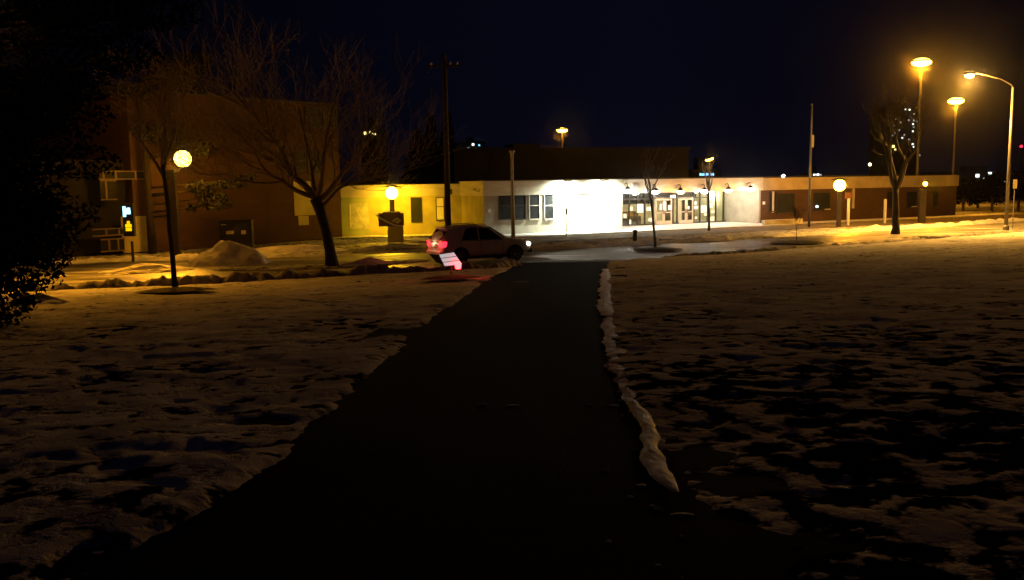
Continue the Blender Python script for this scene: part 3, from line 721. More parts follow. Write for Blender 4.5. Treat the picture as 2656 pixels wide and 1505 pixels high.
def mast_lamp(px, py, Y, wdt, label, power, tilt=0, double=False, mt='e_sodium'):
    g = atY(px, py, Y); L0 = thing('mast_lamp', label, 'street lamp', (g.x, Y, 0), 0, 'tall mast lamps')
    MB().tube([(0, 0, 0), (0, 0, g.z-.1)], [.16, .09], 8).build('pole', M['metal'], L0)
    hd = MB().lathe([(wdt*.18, .14), (wdt*.42, .08), (wdt*.5, 0), (wdt*.5, -.05)], 20).build('head', M['metal_dark'], L0, True)
    hd.location = (0, 0, g.z+.12); hd.rotation_euler = (0, tilt, 0)
    ln_ = MB().ball((0, 0, 0), wdt*.5, 20, 10, (1, 1, .42)).build('lens', M[mt], L0, True); ln_.location = (0, 0, g.z); ln_.rotation_euler = (0, tilt, 0)
    if power: light(L0, (0, 0, g.z-.1-wdt*.2), NA, power, .5)
    return L0
mast_lamp(2390, 162, 84, 1.75, 'tallest mast lamp, highest glowing disc at the upper right', 17000)
mast_lamp(2480, 262, 112, 1.9, 'mast lamp below and right of the highest glowing disc', 9000)
mast_lamp(1458, 338, 112, 1.35, 'mast lamp glowing above the black hall', 900)
mast_lamp(1840, 413, 118, 1.1, 'tilted low lamp glowing above the small blue sign', 500, tilt=R(-18))
for px, py, Y, s_, mt, lbl in ((2032, 457, 160, .45, 'e_white', 'tiny white far lamp left of the flagpole'), (2256, 427, 170, .42, 'e_orange', 'tiny yellow far lamp left of the right bare tree')):
    g = atY(px, py, Y); L0 = thing('far_lamp', lbl, 'street lamp', (g.x, Y, 0))
    MB().tube([(0, 0, 0), (0, 0, g.z)], .08, 6).build('pole', M['metal_dark'], L0); MB().ball((0, 0, g.z), s_*.6, 10, 6).build('lens', M[mt], L0)
# cobra street lamp at right
pb = atY(2609, 592, 58.5); top = atY(2606, 222, 58.5); hd = atY(2515, 194, 58.5)
L0 = thing('street_lamp', 'tall grey street lamp with a curved arm at the far right', 'street lamp', (pb.x, 58.5, 0))
dx = hd.x-pb.x
MB().tube([(0, 0, -.1), (0, 0, top.z-.1)], [.12, .075], 10).build('pole', M['metal'], L0, True)
MB().tube([(0, 0, top.z-.15), (-.12, 0, top.z+.05), (-.8, 0, top.z+.42), (dx+.35, 0, hd.z+.12)], [.06, .05, .045, .04], 8).build('arm', M['metal'], L0, True)
MB().ball((dx, 0, hd.z+.08), .4, 14, 8, (1.1, .45, .3)).build('head', M['metal_dark'], L0, True)
MB().ball((dx, 0, hd.z-.06), .27, 14, 8, (1.1, .8, .55)).build('lens', M['e_orange'], L0, True)
light(L0, (dx, 0, hd.z-.28), (1, .47, .07), 7000, .25)
light(L0, (dx, 0, hd.z-.3), (1, .47, .07), 17000, .25, spot=158, rot=(R(-12), R(-8), 0), blend=.5)
MB().lathe([(.2, 0), (.2, .25), (.13, .35)], 12).build('base', M['metal'], L0)
# lamp at the upper left edge, half out of the picture, behind the evergreen
g = atY(-9, 60, 40); L0 = thing('street_lamp', 'street lamp half cut by the left edge behind the evergreen crown', 'street lamp', (g.x-1.6, 40, 0))
MB().tube([(0, 0, 0), (0, 0, g.z)], [.14, .08], 8).build('pole', M['metal'], L0); MB().tube([(0, 0, g.z-.1), (.8, 0, g.z+.3), (1.5, 0, g.z+.2)], .045, 8).build('arm', M['metal'], L0)
MB().ball((1.6, 0, g.z+.1), .35, 12, 8, (1.1, .6, .35)).build('head', M['metal_dark'], L0, True)
MB().ball((1.6, 0, g.z), .24, 12, 8, (1.1, .8, .6)).build('lens', M['e_orange'], L0, True)
light(L0, (1.6, 0, g.z-.25), NA, 900, .25)
light(L0, (1.7, -.15, g.z-.3), NA, 7500, .25, spot=62, rot=(R(-34), R(-31), 0), blend=1)

# ------------------------------------------------------------------ poles and small furniture
g = atY(1163, 600, 52); tp = atY(1146, 142, 52)
L0 = thing('utility_pole', 'very tall dark wooden utility pole behind the car', 'utility pole', (g.x, 52, 0))
MB().tube([(0, 0, 0), (0, 0, tp.z)], [.19, .13], 10).build('pole', M['wood'], L0, True)
MB().box(-.9, .9, -.06, .06, tp.z-.7, tp.z-.58).build('crossarm', M['wood'], L0)
MB().box(.16, .3, -.12, -.02, 3.0, 3.3).build('meter_box', M['metal'], L0)
for x in (-.75, .75, .35): MB().lathe([(.05, 0), (.06, .08), (.03, .16)], 8, (x, 0, tp.z-.58)).build('insulator', M['white_paint'], L0)
g = atY(1331, 612, 57.5); tp = atY(1325, 392, 57.5)
L0 = thing('banner_pole', 'slim pale pole with a flared top before the cream wall', 'pole', (g.x, 57.5, 0))
MB().tube([(0, 0, 0), (0, 0, tp.z-.5), (0, 0, tp.z-.1)], [.13, .09, .09], 10).build('pole', M['concrete'], L0, True)
MB().lathe([(.09, -.5), (.12, -.15), (.2, 0), (.17, .03)], 12, (0, 0, tp.z)).build('flared_top', M['concrete'], L0, True)
g = atY(1469, 608, 58.5); tp = atY(1469, 540, 58.5)
L0 = thing('sign_post', 'small dark sign seen from behind on a thin post before the floodlit wall', 'sign', (g.x, 58.5, 0), .35)
MB().tube([(0, 0, 0), (0, 0, tp.z-.02)], .025, 6).build('post', M['metal'], L0); MB().box(-.08, .08, -.04, -.025, tp.z-.42, tp.z).build('sign_plate', mat('grey_sign_back', (.08, .08, .07), .6), L0)
g = atZ(1647, 629); L0 = thing('bollard', 'squat wooden bollard left of the nearer young tree by the road', 'bollard', (g.x, g.y, 0))
MB().lathe([(.12, 0), (.12, .56), (.11, .6)], 12).build('post', M['wood'], L0, True); MB().lathe([(.14, .6), (.14, .7), (.07, .75)], 12).build('cap', M['wood'], L0, True)
g = atY(2099, 548, 66); tp = atY(2094, 272, 66)
L0 = thing('flagpole', 'tall slim grey flagpole before the brick wall', 'flagpole', (g.x, 66, 0))
MB().tube([(0, 0, 0), (0, 0, tp.z-2.4), (0, 0, tp.z)], [.10, .07, .045], 10).build('pole', M['metal'], L0, True); MB().ball((0, 0, tp.z), .09, 10, 6).build('finial', M['metal'], L0)
MB().box(.0, .22, -.03, .03, tp.z-3.1, tp.z-2.2).build('furled_flag', M['frame_pale'], L0, bevel=.02)
# signs near lamp 3
g = atY(2200, 568, 67.5); zt2 = atY(2200, 500, 67.5).z
L0 = thing('sign_post', 'dark square sign on a pale post right of the sodium lamp', 'sign', (g.x, 67.5, 0), .3)
MB().box(-.07, .07, -.07, .07, 0, zt2-.45).build('post', M['frame_pale'], L0); MB().box(-.3, .3, -.05, .05, zt2-.45, zt2).build('sign_plate', M['sign_brown'], L0, bevel=.02)
g = atY(2295, 560, 70); zt2 = atY(2295, 517, 70).z
L0 = thing('marker_post', 'pale narrow post left of the right bare tree trunk', 'post', (g.x, 70, 0)); MB().box(-.09, .09, -.09, .09, 0, zt2-.06).build('post', M['frame_pale'], L0, bevel=.01); MB().lathe([(.14, 0), (.05, .08)], 4, (0, 0, zt2-.06)).build('cap', M['frame_pale'], L0)
g = atY(2632, 480, 60); L0 = thing('street_sign', 'small pale sign plate on a thin post right of the tall street lamp', 'sign', (g.x, 60, 0))
za = atY(2632, 466, 60).z; MB().tube([(0, 0, 0), (0, 0, za)], .03, 6).build('post', M['metal'], L0); MB().box(-.13, .13, -.045, -.03, za-.6, za).build('sign_plate', mat('tan_sign_plate', (.3, .26, .16), .6), L0)
# brown sign with white swoosh by lamp 2
a = atY(982, 588, 55.5); b = atY(1047, 552, 55.5)
L0 = thing('brown_sign', 'brown sign board with a white swoosh below the middle sodium lamp', 'sign', (a.x, 55.5, 0)); wd = b.x-a.x
MB().box(0, wd, 0, .12, a.z, b.z).build('board', M['sign_brown'], L0, bevel=.015)
MB().box(.55, wd-.05, .02, .1, 0, a.z).build('base', M['wall_yellow'], L0)
MB().box(.28, wd-.22, -.03, .14, b.z, b.z+.09).build('snow_cap', M['snow'], L0, bevel=.03)
MB().tube([(-.22, -.03, b.z-.05), (.1, -.03, b.z-.3), (.5, -.03, b.z-.52), (.85, -.03, b.z-.7), (1.15, -.03, b.z-.8), (wd, -.03, b.z-.82)], [.03, .055, .06, .05, .04, .03], 6).build('swoosh', M['white_paint'], L0)
sx = MB().tube([(.85, -.0, b.z-.56), (1.0, -.0, b.z-.44), (1.2, -.0, b.z-.36), (1.36, -.0, b.z-.5), (1.2, 0, b.z-.6), (1.0, 0, b.z-.55)], [.03, .08, .1, .1, .09, .04], 6); sx.build('emblem', M['frame_pale'], L0)
# dark cabinet with pale notices
a = atY(570, 632, 50.5); b = atY(649, 574, 50.5); wd = b.x-a.x
L0 = thing('utility_cabinet', 'dark blue metal cabinet with two pale notices against the brick wall', 'cabinet', (a.x, 50.5, 0), .15)
MB().box(0, wd, 0, .8, .12, b.z).build('body', M['navy_metal'], L0, bevel=.03); MB().box(-.04, wd+.04, -.05, .85, b.z, b.z+.06).build('lid', M['metal_dark'], L0, bevel=.01)
MB().box(.05, wd-.05, .05, .75, 0, .12).build('plinth', M['concrete'], L0)
for (x0, x1, z0, z1) in ((.38, .80, .72, .58), (1.22, 1.48, .74, .58)):
    MB().box(x0, x1, -.02, -.001, b.z-z0+.0, b.z-z1+.05).build('notice', M['paper'], L0)
MB().box(wd/2-.01, wd/2+.01, -.02, 0, .2, b.z-.08).build('door_seam', M['metal_dark'], L0)
MB().box(.12, .4, -.02, -.001, b.z-.2, b.z-.16).build('label_strip', M['paper'], L0)
# pedestrian signal at left
p0 = atY(328, 548, 44); L0 = thing('crossing_signal', 'lit crossing signal with a white figure above amber shapes at left', 'signal', (p0.x, 44, 0))
k = 44/FPX
MB().tube([(.12, .12, 0), (.12, .12, p0.z-1.5)], .07, 8).build('post', M['metal_dark'], L0)
MB().box(-.22, .32, .0, .25, p0.z-1.25, p0.z+.38).build('housing', M['black_plastic'], L0, bevel=.03)
fw = MB().box(-.18, -.03, -.02, -.001, p0.z-.28, p0.z+.24).box(-.05, .20, -.021, -.002, p0.z-.15, p0.z+.06).box(-.10, .08, -.022, -.003, p0.z+.04, p0.z+.13).box(.04, .19, -.023, -.004, p0.z+.05, p0.z+.17)
fw.build('white_figure', M['e_sigw'], L0)
fa = MB().ball((.06, -.01, p0.z-.56), .085, 12, 8, (1, .2, 1)).box(-.10, .21, -.02, -.001, p0.z-.80, p0.z-.64).box(-.09, .20, -.02, -.001, p0.z-.98, p0.z-.825)
fa.build('amber_figure', M['e_sigy'], L0)

# leaning striped board with red beacon by the path
g = on_lawn(1172, 727)
L0 = thing('beacon_sign', 'tilted board of three white bars beside a glowing red beacon', 'sign', (g.x, g.y, g.z), 0)
Yb = g.y
def rel(px, py, dy=0): q = atY(px, py, Yb+dy); return (q.x-g.x, dy, q.z-g.z)
MB().tube([(0, .05, -.05), (-.02, .05, .5)], .035, 8).build('post', M['metal_dark'], L0)
TL, TR, BR, BL = rel(1139, 661), rel(1177, 655), rel(1199, 687, -.12), rel(1154, 692, -.12)
def lerp(a, b, t): return tuple(a[i]+(b[i]-a[i])*t for i in range(3))
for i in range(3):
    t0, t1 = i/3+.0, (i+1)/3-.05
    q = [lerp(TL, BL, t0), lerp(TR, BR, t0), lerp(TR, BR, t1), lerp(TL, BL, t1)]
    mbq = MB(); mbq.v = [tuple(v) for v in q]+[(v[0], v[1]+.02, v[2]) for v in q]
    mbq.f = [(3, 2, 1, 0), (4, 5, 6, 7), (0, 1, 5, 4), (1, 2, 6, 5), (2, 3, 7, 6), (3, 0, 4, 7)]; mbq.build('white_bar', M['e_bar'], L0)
q = [TL, TR, BR, BL]; mbq = MB(); mbq.v = [(v[0], v[1]+.03, v[2]) for v in q]+[(v[0], v[1]+.06, v[2]) for v in q]; mbq.f = [(3, 2, 1, 0), (4, 5, 6, 7), (0, 1, 5, 4), (1, 2, 6, 5), (2, 3, 7, 6), (3, 0, 4, 7)]
mbq.build('board', M['metal_dark'], L0)
q = [rel(1112, 659, .25), TL, rel(1152, 688, -.1), rel(1130, 680, .15)]; mbq = MB(); mbq.v = [(v[0], v[1]+.03, v[2]) for v in q]+[(v[0], v[1]+.06, v[2]) for v in q]; mbq.f = [(3, 2, 1, 0), (4, 5, 6, 7), (0, 1, 5, 4), (1, 2, 6, 5), (2, 3, 7, 6), (3, 0, 4, 7)]
mbq.build('side_panel', M['metal_dark'], L0)
c = rel(1188, 690, -.2); MB().ball(c, .115, 16, 10, (.9, .9, 1.15)).build('red_beacon', M['e_red'], L0, True)
MB().lathe([(.09, -.16), (.1, -.1)], 12, c).build('beacon_base', M['black_plastic'], L0)
MB().tube([(0, .05, .45), (c[0]*.6, -.05, c[2]-.1), (c[0], c[1], c[2]-.14)], .025, 6).build('arm', M['metal_dark'], L0)
light(L0, (c[0]+.05, c[1]-.16, c[2]-.16), (1, .01, .018), 330, .05, spot=128, rot=(0, 0, 0), blend=.4)
light(L0, (c[0]+.06, c[1]+.05, c[2]), (1, .01, .018), 22, .12)

def mulch_ring(p, rx, ry, label):
    n = 48; mb = MB(); c = (0, 0, .16)
    mb.v.append(c)
    for j, (k_, zz) in enumerate(((.4, .15), (.8, .10), (1.0, .06))):
        for i in range(n):
            a = 2*math.pi*i/n; rr = k_*(1+.05*math.sin(5*a+j)+.04*math.sin(11*a))
            x, y = rx*rr*math.cos(a), ry*rr*math.sin(a)
            dz = float(lawn_z(p.x+x, p.y+y))-float(lawn_z(p.x, p.y)) if p.y < yk(p.x) else 0
            mb.v.append((x, y, zz+dz+(.06 if p.y < yk(p.x) else 0)))
    for i in range(n): mb.f.append((0, 1+i, 1+(i+1) % n))
    for j in range(2):
        for i in range(n):
            a = 1+j*n; mb.f.append((a+i, a+n+i, a+n+(i+1) % n, a+(i+1) % n))
    o = mb.build('mulch_bed', M['mulch'], None, True); o.location = (p.x, p.y, float(lawn_z(p.x, p.y))); o['kind'] = 'structure'; tag(o, label, 'mulch bed'); return o
mulch_ring(on_lawn(457, 764), 1.15, .95, 'dark round mulch bed around the young tree at left')
mulch_ring(on_lawn(1168, 731), .95, .9, 'dark round mulch bed under the beacon sign')
mulch_ring(atZ(1705, 650), 1.3, 1.1, 'dark round mulch bed around the nearer young tree')
mulch_ring(atZ(2065, 632), 1.5, 1.0, 'dark round mulch bed left of the right bare tree')
mulch_ring(atZ(2400, 620), 1.4, .8, 'dark round mulch bed right of the right bare tree')

# ------------------------------------------------------------------ SUV
def make_suv():
    fw_ = atZ(1335, 678); th = R(27)
    hx, hy = math.cos(th), math.sin(th)
    # local frame: x forward, y left; right side at y=-.92
    xf = 1.36; loc = Vector((fw_.x-hx*xf-hy*.86, fw_.y-hy*xf+hx*.86, 0))
    r = thing('suv', 'silver sport utility car with glowing red tail lamps turning onto the road', 'car', loc, th)
    W = .92
    # cross-section rings along x: (x, z_low, z_belt, half width, z_roof or None, half roof width)
    prof = [(-2.28, .48, .98, .78, 1.02, .76), (-2.22, .40, 1.03, .88, 1.12, .80), (-2.05, .34, 1.04, .92, 1.38, .70), (-1.80, .32, 1.04, .93, 1.62, .66), (-1.2, .30, 1.03, .93, 1.72, .65),
            (-.4, .28, 1.02, .93, 1.74, .65), (.15, .28, 1.01, .93, 1.65, .64), (.6, .28, 1.01, .93, 1.38, .68), (1.05, .29, 1.01, .92, 1.10, .78), (1.6, .31, .98, .91, 1.03, .74), (2.05, .36, .90, .88, .95, .66), (2.27, .44, .80, .76, .83, .58), (2.33, .50, .70, .66, .73, .5)]
    mb = MB(); n = None
    for (x, zl, zb, hw, zr, rw_) in prof:
        ring = [(x, 0, zl), (x, hw*.85, zl), (x, hw, zl+.14), (x, hw, zl+(zb-zl)*.6), (x, hw*.97, zb), (x, rw_+(hw*.95-rw_)*.15, zr-.06*(zr-zb)), (x, rw_*.8, zr), (x, 0, zr+.03)]
        full = ring+[(x, -y, z) for (x, y, z) in reversed(ring[1:-1])]
        n = len(full); mb.v += full
    for i in range(len(prof)-1):
        for k_ in range(n):
            a = i*n; k2 = (k_+1) % n; mb.f.append((a+k_, a+k2, a+n+k2, a+n+k_))
    mb.f.append(tuple(range(n))); mb.f.append(tuple(reversed(range((len(prof)-1)*n, len(prof)*n))))
    body = mb.build('body', M['car_paint'], r, True)
    md = body.modifiers.new('s', 'SUBSURF'); md.levels = 2; md.render_levels = 2
    # wheel wells + wheels
    for sx_ in (-1.38, 1.36):
        for sy in (-1, 1):
            well = MB(); pts = [(sx_+.43*math.cos(a), .36+.43*math.sin(a)) for a in [math.pi*i/16*1.12-.2 for i in range(17)]]
            well.prism(pts, sy*.70, sy*.945); well.build('wheel_arch', M['car_trim'], r)
            ty = MB(); tr_ = .36
            for (rr_, yy) in ((.25, .72), (.34, .72), (tr_, .76), (tr_, .92), (.34, .955), (.235, .955)):
                for k_ in range(28):
                    a = 2*math.pi*k_/28; ty.v.append((sx_+rr_*math.cos(a), sy*yy, tr_+rr_*math.sin(a)))
            for i in range(5):
                for k_ in range(28): ty.f.append((i*28+k_, i*28+(k_+1) % 28, (i+1)*28+(k_+1) % 28, (i+1)*28+k_))
            wh = ty.build('tyre', M['rubber'], r, True)
            rm = MB()
            for k_ in range(6):
                a = 2*math.pi*k_/6; c_, s2 = math.cos(a), math.sin(a)
                rm.tube([(sx_, sy*.945, tr_), (sx_+.23*c_, sy*.95, tr_+.23*s2)], [.04, .03], 6)
            rm.tube([(sx_, sy*.93, tr_), (sx_, sy*.965, tr_)], .06, 12)
            ring = [(sx_+.235*math.cos(2*math.pi*i/24), sy*.945, tr_+.235*math.sin(2*math.pi*i/24)) for i in range(25)]
            rm.tube(ring, .02, 6); rm.build('rim', M['alloy'], wh, True)
            MB().tube([(sx_, sy*.80, tr_), (sx_, sy*.90, tr_)], .22, 20).build('brake_disc', M['car_trim'], wh)
    # side glass, follows the tumblehome
    def sidept(x, z, sy, off=.006):
        xs_ = [p[0] for p in prof]; zb = np.interp(x, xs_, [p[2] for p in prof]); zr = np.interp(x, xs_, [p[4] for p in prof])
        hw = np.interp(x, xs_, [p[3] for p in prof]); rw_ = np.interp(x, xs_, [p[5] for p in prof])
        t_ = (z-zb)/max(.05, (zr-.04-zb)); y = hw*.955+(rw_-hw*.955)*min(1, max(0, t_))*.93
        return (x, sy*(y+off), z)
    for sy in (-1, 1):
        for outl in ([(-1.30, 1.09), (-.48, 1.08), (-.48, 1.63), (-.80, 1.64), (-1.05, 1.55)], [(-.40, 1.08), (.74, 1.07), (.52, 1.25), (.12, 1.56), (-.40, 1.63)]):
            m_ = MB(); nseg = []
            k_ = len(outl); c_ = [sidept(x, z, sy, .03) for x, z in outl]; c2 = [sidept(x, z, sy, -.05) for x, z in outl]
            m_.v = c_+c2; m_.f = [tuple(range(k_)), tuple(reversed(range(k_, 2*k_)))]+[(i, k_+i, k_+(i+1) % k_, (i+1) % k_) for i in range(k_)]
            m_.build('side_window', M['car_glass'], r)
        m_ = MB(); m_.tube([sidept(-1.35, 1.06, sy, .01), sidept(-.4, 1.05, sy, .01), sidept(.8, 1.05, sy, .01)], .016, 6); m_.build('belt_trim', M['car_trim'], r)
        MB().box(-1.0, 1.0, sy*.86-.06, sy*.86+.06, .24, .36).build('sill', M['car_trim'], r, bevel=.02)
        MB().ball((.72, sy*1.02, 1.12), .12, 12, 8, (.7, 1, .75)).build('wing_mirror', M['car_paint'], r, True)
        MB().box(-.55, -.38, sy*.925-.015, sy*.925+.015, .93, .96).build('door_handle', M['car_paint'], r); MB().box(.30, .47, sy*.925-.0, sy*.925+.0, .93, .96)
        MB().tube([(-1.6, sy*.58, 1.66), (-1.4, sy*.58, 1.75), (-.1, sy*.58, 1.77), (.1, sy*.58, 1.68)], .02, 6).build('roof_rail', M['car_trim'], r)
        # lamps
        MB().box(-2.27, -2.02, min(sy*.66, sy*.90), max(sy*.66, sy*.90), .80, .915).box(-2.27, -2.02, min(sy*.66, sy*.90), max(sy*.66, sy*.90), .935, 1.05).build('tail_lamp', M['e_tail'], r, bevel=.02)
        MB().ball((2.10, sy*.72, .78), .17, 14, 8, (1, .9, .6)).build('headlamp', M['e_head'], r, True)
        for seam in (-1.36, -.38, .74):
            m_ = MB().box(seam-.006, seam+.006, sy*.925-.006, sy*.925+.006, .42, 1.04); m_.build('door_seam', M['car_trim'], r)
    # rear screen, windscreen, plate, bumper
    m_ = MB().quad((-2.22, -.74, 1.13), (-2.22, .74, 1.13), (-1.90, .62, 1.56), (-1.90, -.62, 1.56)); m_.quad((-2.10, -.68, 1.13), (-2.10, .68, 1.13), (-1.80, .58, 1.56), (-1.80, -.58, 1.56)); m_.build('rear_window', M['car_glass'], r)
    MB().box(-2.0, -1.75, -.58, .58, 1.60, 1.66).build('spoiler', M['car_paint'], r, bevel=.02)
    m_ = MB().quad((1.06, -.70, 1.13), (1.06, .70, 1.13), (.26, .56, 1.63), (.26, -.56, 1.63)); m_.quad((1.0, -.68, 1.08), (1.0, .68, 1.08), (.20, .56, 1.58), (.20, -.56, 1.58)); m_.build('windscreen', M['car_glass'], r)
    MB().box(-2.35, -2.2, -.82, .82, .42, .62).build('rear_bumper', M['car_paint'], r, bevel=.05)
    MB().box(-2.32, -2.24, -.26, .26, .80, .93).build('number_plate', M['white_paint'], r)
    MB().box(-2.33, -2.25, -.45, .45, .97, 1.01).build('tailgate_trim', M['alloy'], r, bevel=.01)
    MB().box(2.2, 2.38, -.75, .75, .36, .56).build('front_bumper', M['car_trim'], r, bevel=.05)
    light(r, (-2.5, -.75, .92), (1, .05, .05), 6, .1, name='tail_light'); light(r, (-2.5, .75, .92), (1, .05, .05), 6, .1, name='tail_light')
    light(r, (-2.42, 0, .98), (1, .75, .4), 2.5, .05, name='plate_light')
    for sy in (-1, 1): light(r, (2.42, sy*.72, .76), (1, .92, .8), 260, .06, spot=70, rot=(R(82), 0, R(-90)), name='head_light')
make_suv()

# ------------------------------------------------------------------ trees
rng = random.Random(7)
def branch(mb, p, d, length, r, depth, maxd, spread=.6, up=.12, seg=5, droop=0, kink=.18, nch=(2, 3), taper=.62, minr=.006):
    pts = [p.copy()]; rad = [r]; n = seg if depth < 2 else 3
    dd = d.copy()
    for i in range(n):
        dd = (dd+Vector((rng.uniform(-1, 1), rng.uniform(-1, 1), rng.uniform(-1, 1)))*kink+Vector((0, 0, up-droop*depth))).normalized()
        pts.append(pts[-1]+dd*length/n); rad.append(max(minr, r*(1-(1-taper)*(i+1)/n)))
    mb.tube(pts, rad, 7 if r > .08 else (5 if r > .03 else 3), cap=depth >= maxd)
    if depth >= maxd: return
    k = rng.randint(*nch)
    for c in range(k):
        sd_ = Vector((rng.uniform(-1, 1), rng.uniform(-1, 1), rng.uniform(-.4, .8))); nd = (dd+sd_.normalized()*spread).normalized()
        branch(mb, pts[-1], nd, length*rng.uniform(.66, .88), rad[-1]*rng.uniform(.62, .85), depth+1, maxd, spread, up, seg, droop, kink, nch, taper, minr)
    # side twigs along the branch
    if depth >= 1:
        for j in range(1, len(pts)-1):
            if rng.random() < .75:
                sd_ = Vector((rng.uniform(-1, 1), rng.uniform(-1, 1), rng.uniform(-.3, .9))).normalized()
                branch(mb, pts[j], (dd*.6+sd_).normalized(), length*rng.uniform(.4, .65), rad[j]*.45, max(depth+1, maxd-1), maxd, spread, up, seg, droop, kink, nch, taper, minr)
# big leaning bare tree
YB = 39.6
bp_ = atZ(862, 690); YB = bp_.y
root = thing('bare_tree', 'big spreading bare tree leaning left between the two sodium lamps', 'tree', bp_)
def rb(px, py, dy=0): q = atY(px, py, YB+dy); return q-bp_
tr_ = [Vector((0, 0, -.1)), rb(856, 650), rb(846, 600), rb(832, 550), rb(818, 515)]
MB().tube(tr_, [.32, .24, .22, .24, .26], 12).build('trunk', M['bark'], root, True)
cr = MB()
limbs = [ # px path, start radius, dy end
    ([(818, 515), (790, 480), (760, 455), (735, 400), (700, 350), (650, 290), (600, 262), (540, 240)], .17, 1.5),
    ([(816, 512), (770, 495), (735, 470), (690, 445), (650, 380), (600, 330)], .12, -1.5),
    ([(820, 510), (812, 470), (806, 420), (790, 350), (775, 280)], .13, .5),
    ([(824, 510), (835, 470), (838, 420), (850, 340), (865, 270)], .13, -1.0),
    ([(828, 520), (850, 500), (880, 460), (920, 410), (960, 350), (985, 290)], .14, 1.0),
    ([(832, 540), (855, 515), (885, 485), (930, 470), (985, 460), (1030, 440)], .08, -1.0),
    ([(735, 470), (690, 475), (640, 470), (590, 452), (540, 455), (500, 440)], .06, -2.0),
    ([(700, 350), (690, 290), (665, 230), (650, 190)], .08, 1.0),
    ([(650, 290), (590, 230), (520, 205), (455, 225), (430, 245)], .06, 1.0),
    ([(760, 455), (700, 410), (640, 395), (560, 370), (490, 350)], .07, 2.0),
]
for pts, r0, dy in limbs:
    n = len(pts); P = [rb(px, py, dy*i/(n-1)) for i, (px, py) in enumerate(pts)]
    Rr = [r0*(1-.72*i/(n-1)) for i in range(n)]
    # smooth the polyline
    PP = []; RR = []
    for i in range(n-1):
        for q in range(3):
            t_ = q/3; a = P[max(i-1, 0)]; b = P[i]; c = P[i+1]; d = P[min(i+2, n-1)]
            PP.append(.5*((2*b)+(c-a)*t_+(2*a-5*b+4*c-d)*t_*t_+(3*b-a-3*c+d)*t_**3)); RR.append(Rr[i]+(Rr[i+1]-Rr[i])*t_)
    PP.append(P[-1]); RR.append(Rr[-1]); cr.tube(PP, RR, 7)
    for i in range(4, len(PP)):
        for _ in range(2 if i > 7 else 1):
            dirn = (PP[i]-PP[i-1]).normalized(); sd_ = Vector((rng.uniform(-1, 1), rng.uniform(-1, 1), rng.uniform(-.35, .8))).normalized()
            branch(cr, PP[i], (dirn*.7+sd_*.8).normalized(), rng.uniform(.9, 1.9), max(.014, RR[i]*.42), 2, 4, .7, .05, kink=.24, minr=.0075)
cr.build('crown', M['twig'], root, True)

def young_tree(base, h, lean, label, seed, r=.06, maxd=4, first=.5, spread=.55, mt='bark', group=None, up=.16):
    global rng; rng = random.Random(seed)
    root = thing('young_tree' if r < .1 else 'bare_tree', label, 'tree', base, 0, group)
    n = 6; pts = [Vector((lean[0]*i/n, lean[1]*i/n, h*first*i/n-.05)) for i in range(n+1)]
    for i in range(1, n+1): pts[i] += Vector((rng.uniform(-.3, .3), rng.uniform(-.3, .3), 0))*r
    MB().tube(pts, [r*(1.25 if i == 0 else 1-.3*i/n) for i in range(n+1)], 9).build('trunk', M[mt], root, True)
    cm = MB(); k = 4
    for c in range(k):
        a = 2*math.pi*c/k+rng.uniform(0, 1); d = Vector((math.cos(a)*spread, math.sin(a)*spread, 1)).normalized()
        branch(cm, pts[-1]-Vector((0, 0, rng.uniform(0, h*.08))), d, h*.22, r*.6, 0, maxd, spread, up, minr=max(.005, r*.06))
    branch(cm, pts[-1], Vector((0, 0, 1)), h*.22, r*.68, 0, maxd, spread*.8, up, minr=max(.005, r*.06))
    cm.build('crown', M['twig' if r < .1 else mt], root, True); return root
young_tree(on_lawn(457, 760), 5.2, (-.15, 0), 'thin young tree in a mulch ring before the left sodium lamp', 21, .085, 3, .78)
g = atZ(1700, 650); young_tree(g, 4.6, (-.25, 0), 'nearer thin young tree in front of the left double doors', 23, .07, 2, .66, .45)
g = atZ(1839, 598); young_tree(g, 4.4, (-.05, 0), 'farther thin young tree in front of the right panes', 29, .09, 2, .66, .5)
g = atZ(2065, 632); young_tree(g, 2.2, (0, 0), 'spindly sapling in a mulch ring before the flagpole', 33, .02, 3, .4, .4)
g = atZ(2322, 607); young_tree(g, 9.0, (-.1, 0), 'tall dark bare tree at right before the lit tower', 37, .24, 4, .33, .55, group=None, up=.2)

def needles(mb, c, rx, ry, rz, n, s, seed, inner=.35):
    rg = np.random.RandomState(seed)
    for _ in range(n):
        v = rg.normal(size=3); v /= np.linalg.norm(v)+1e-9; k = rg.uniform(inner, 1)**.6
        p = Vector((c[0]+v[0]*rx*k, c[1]+v[1]*ry*k, c[2]+v[2]*rz*k))
        a = Vector(rg.normal(size=3)).normalized()*s*rg.uniform(.5, 1.3); b = a.cross(Vector(rg.normal(size=3))).normalized()*s*rg.uniform(.25, .6)
        mb.quad(p-a-b*.3, p-a*.2+b, p+a, p-a*.1-b)
def pine(base, h, label, seed, tr=.25, clumps=(), mat_='needle', n=260, s=.14, group=None, lean=0, limbs=True):
    root = thing('pine_tree', label, 'tree', base, 0, group)
    tm = MB().tube([(0, 0, -.1), (lean*.5, 0, h*.5), (lean, 0, h*.95)], [tr*1.15, tr*.85, tr*.3], 10); cm = MB()
    for (x, y, z, rx, ry, rz) in clumps:
        needles(cm, (x, y, z), rx, ry, rz, int(n*rx*rz*4), s, seed); seed += 1
        if limbs: tm.tube([(lean*z/h, 0, z-.5), (x*.5, y*.5, z-.35), (x, y, z-.1)], [.07, .05, .02], 5)
    tm.build('trunk', M['bark'], root, True); cm.build('crown', M[mat_], root); return root
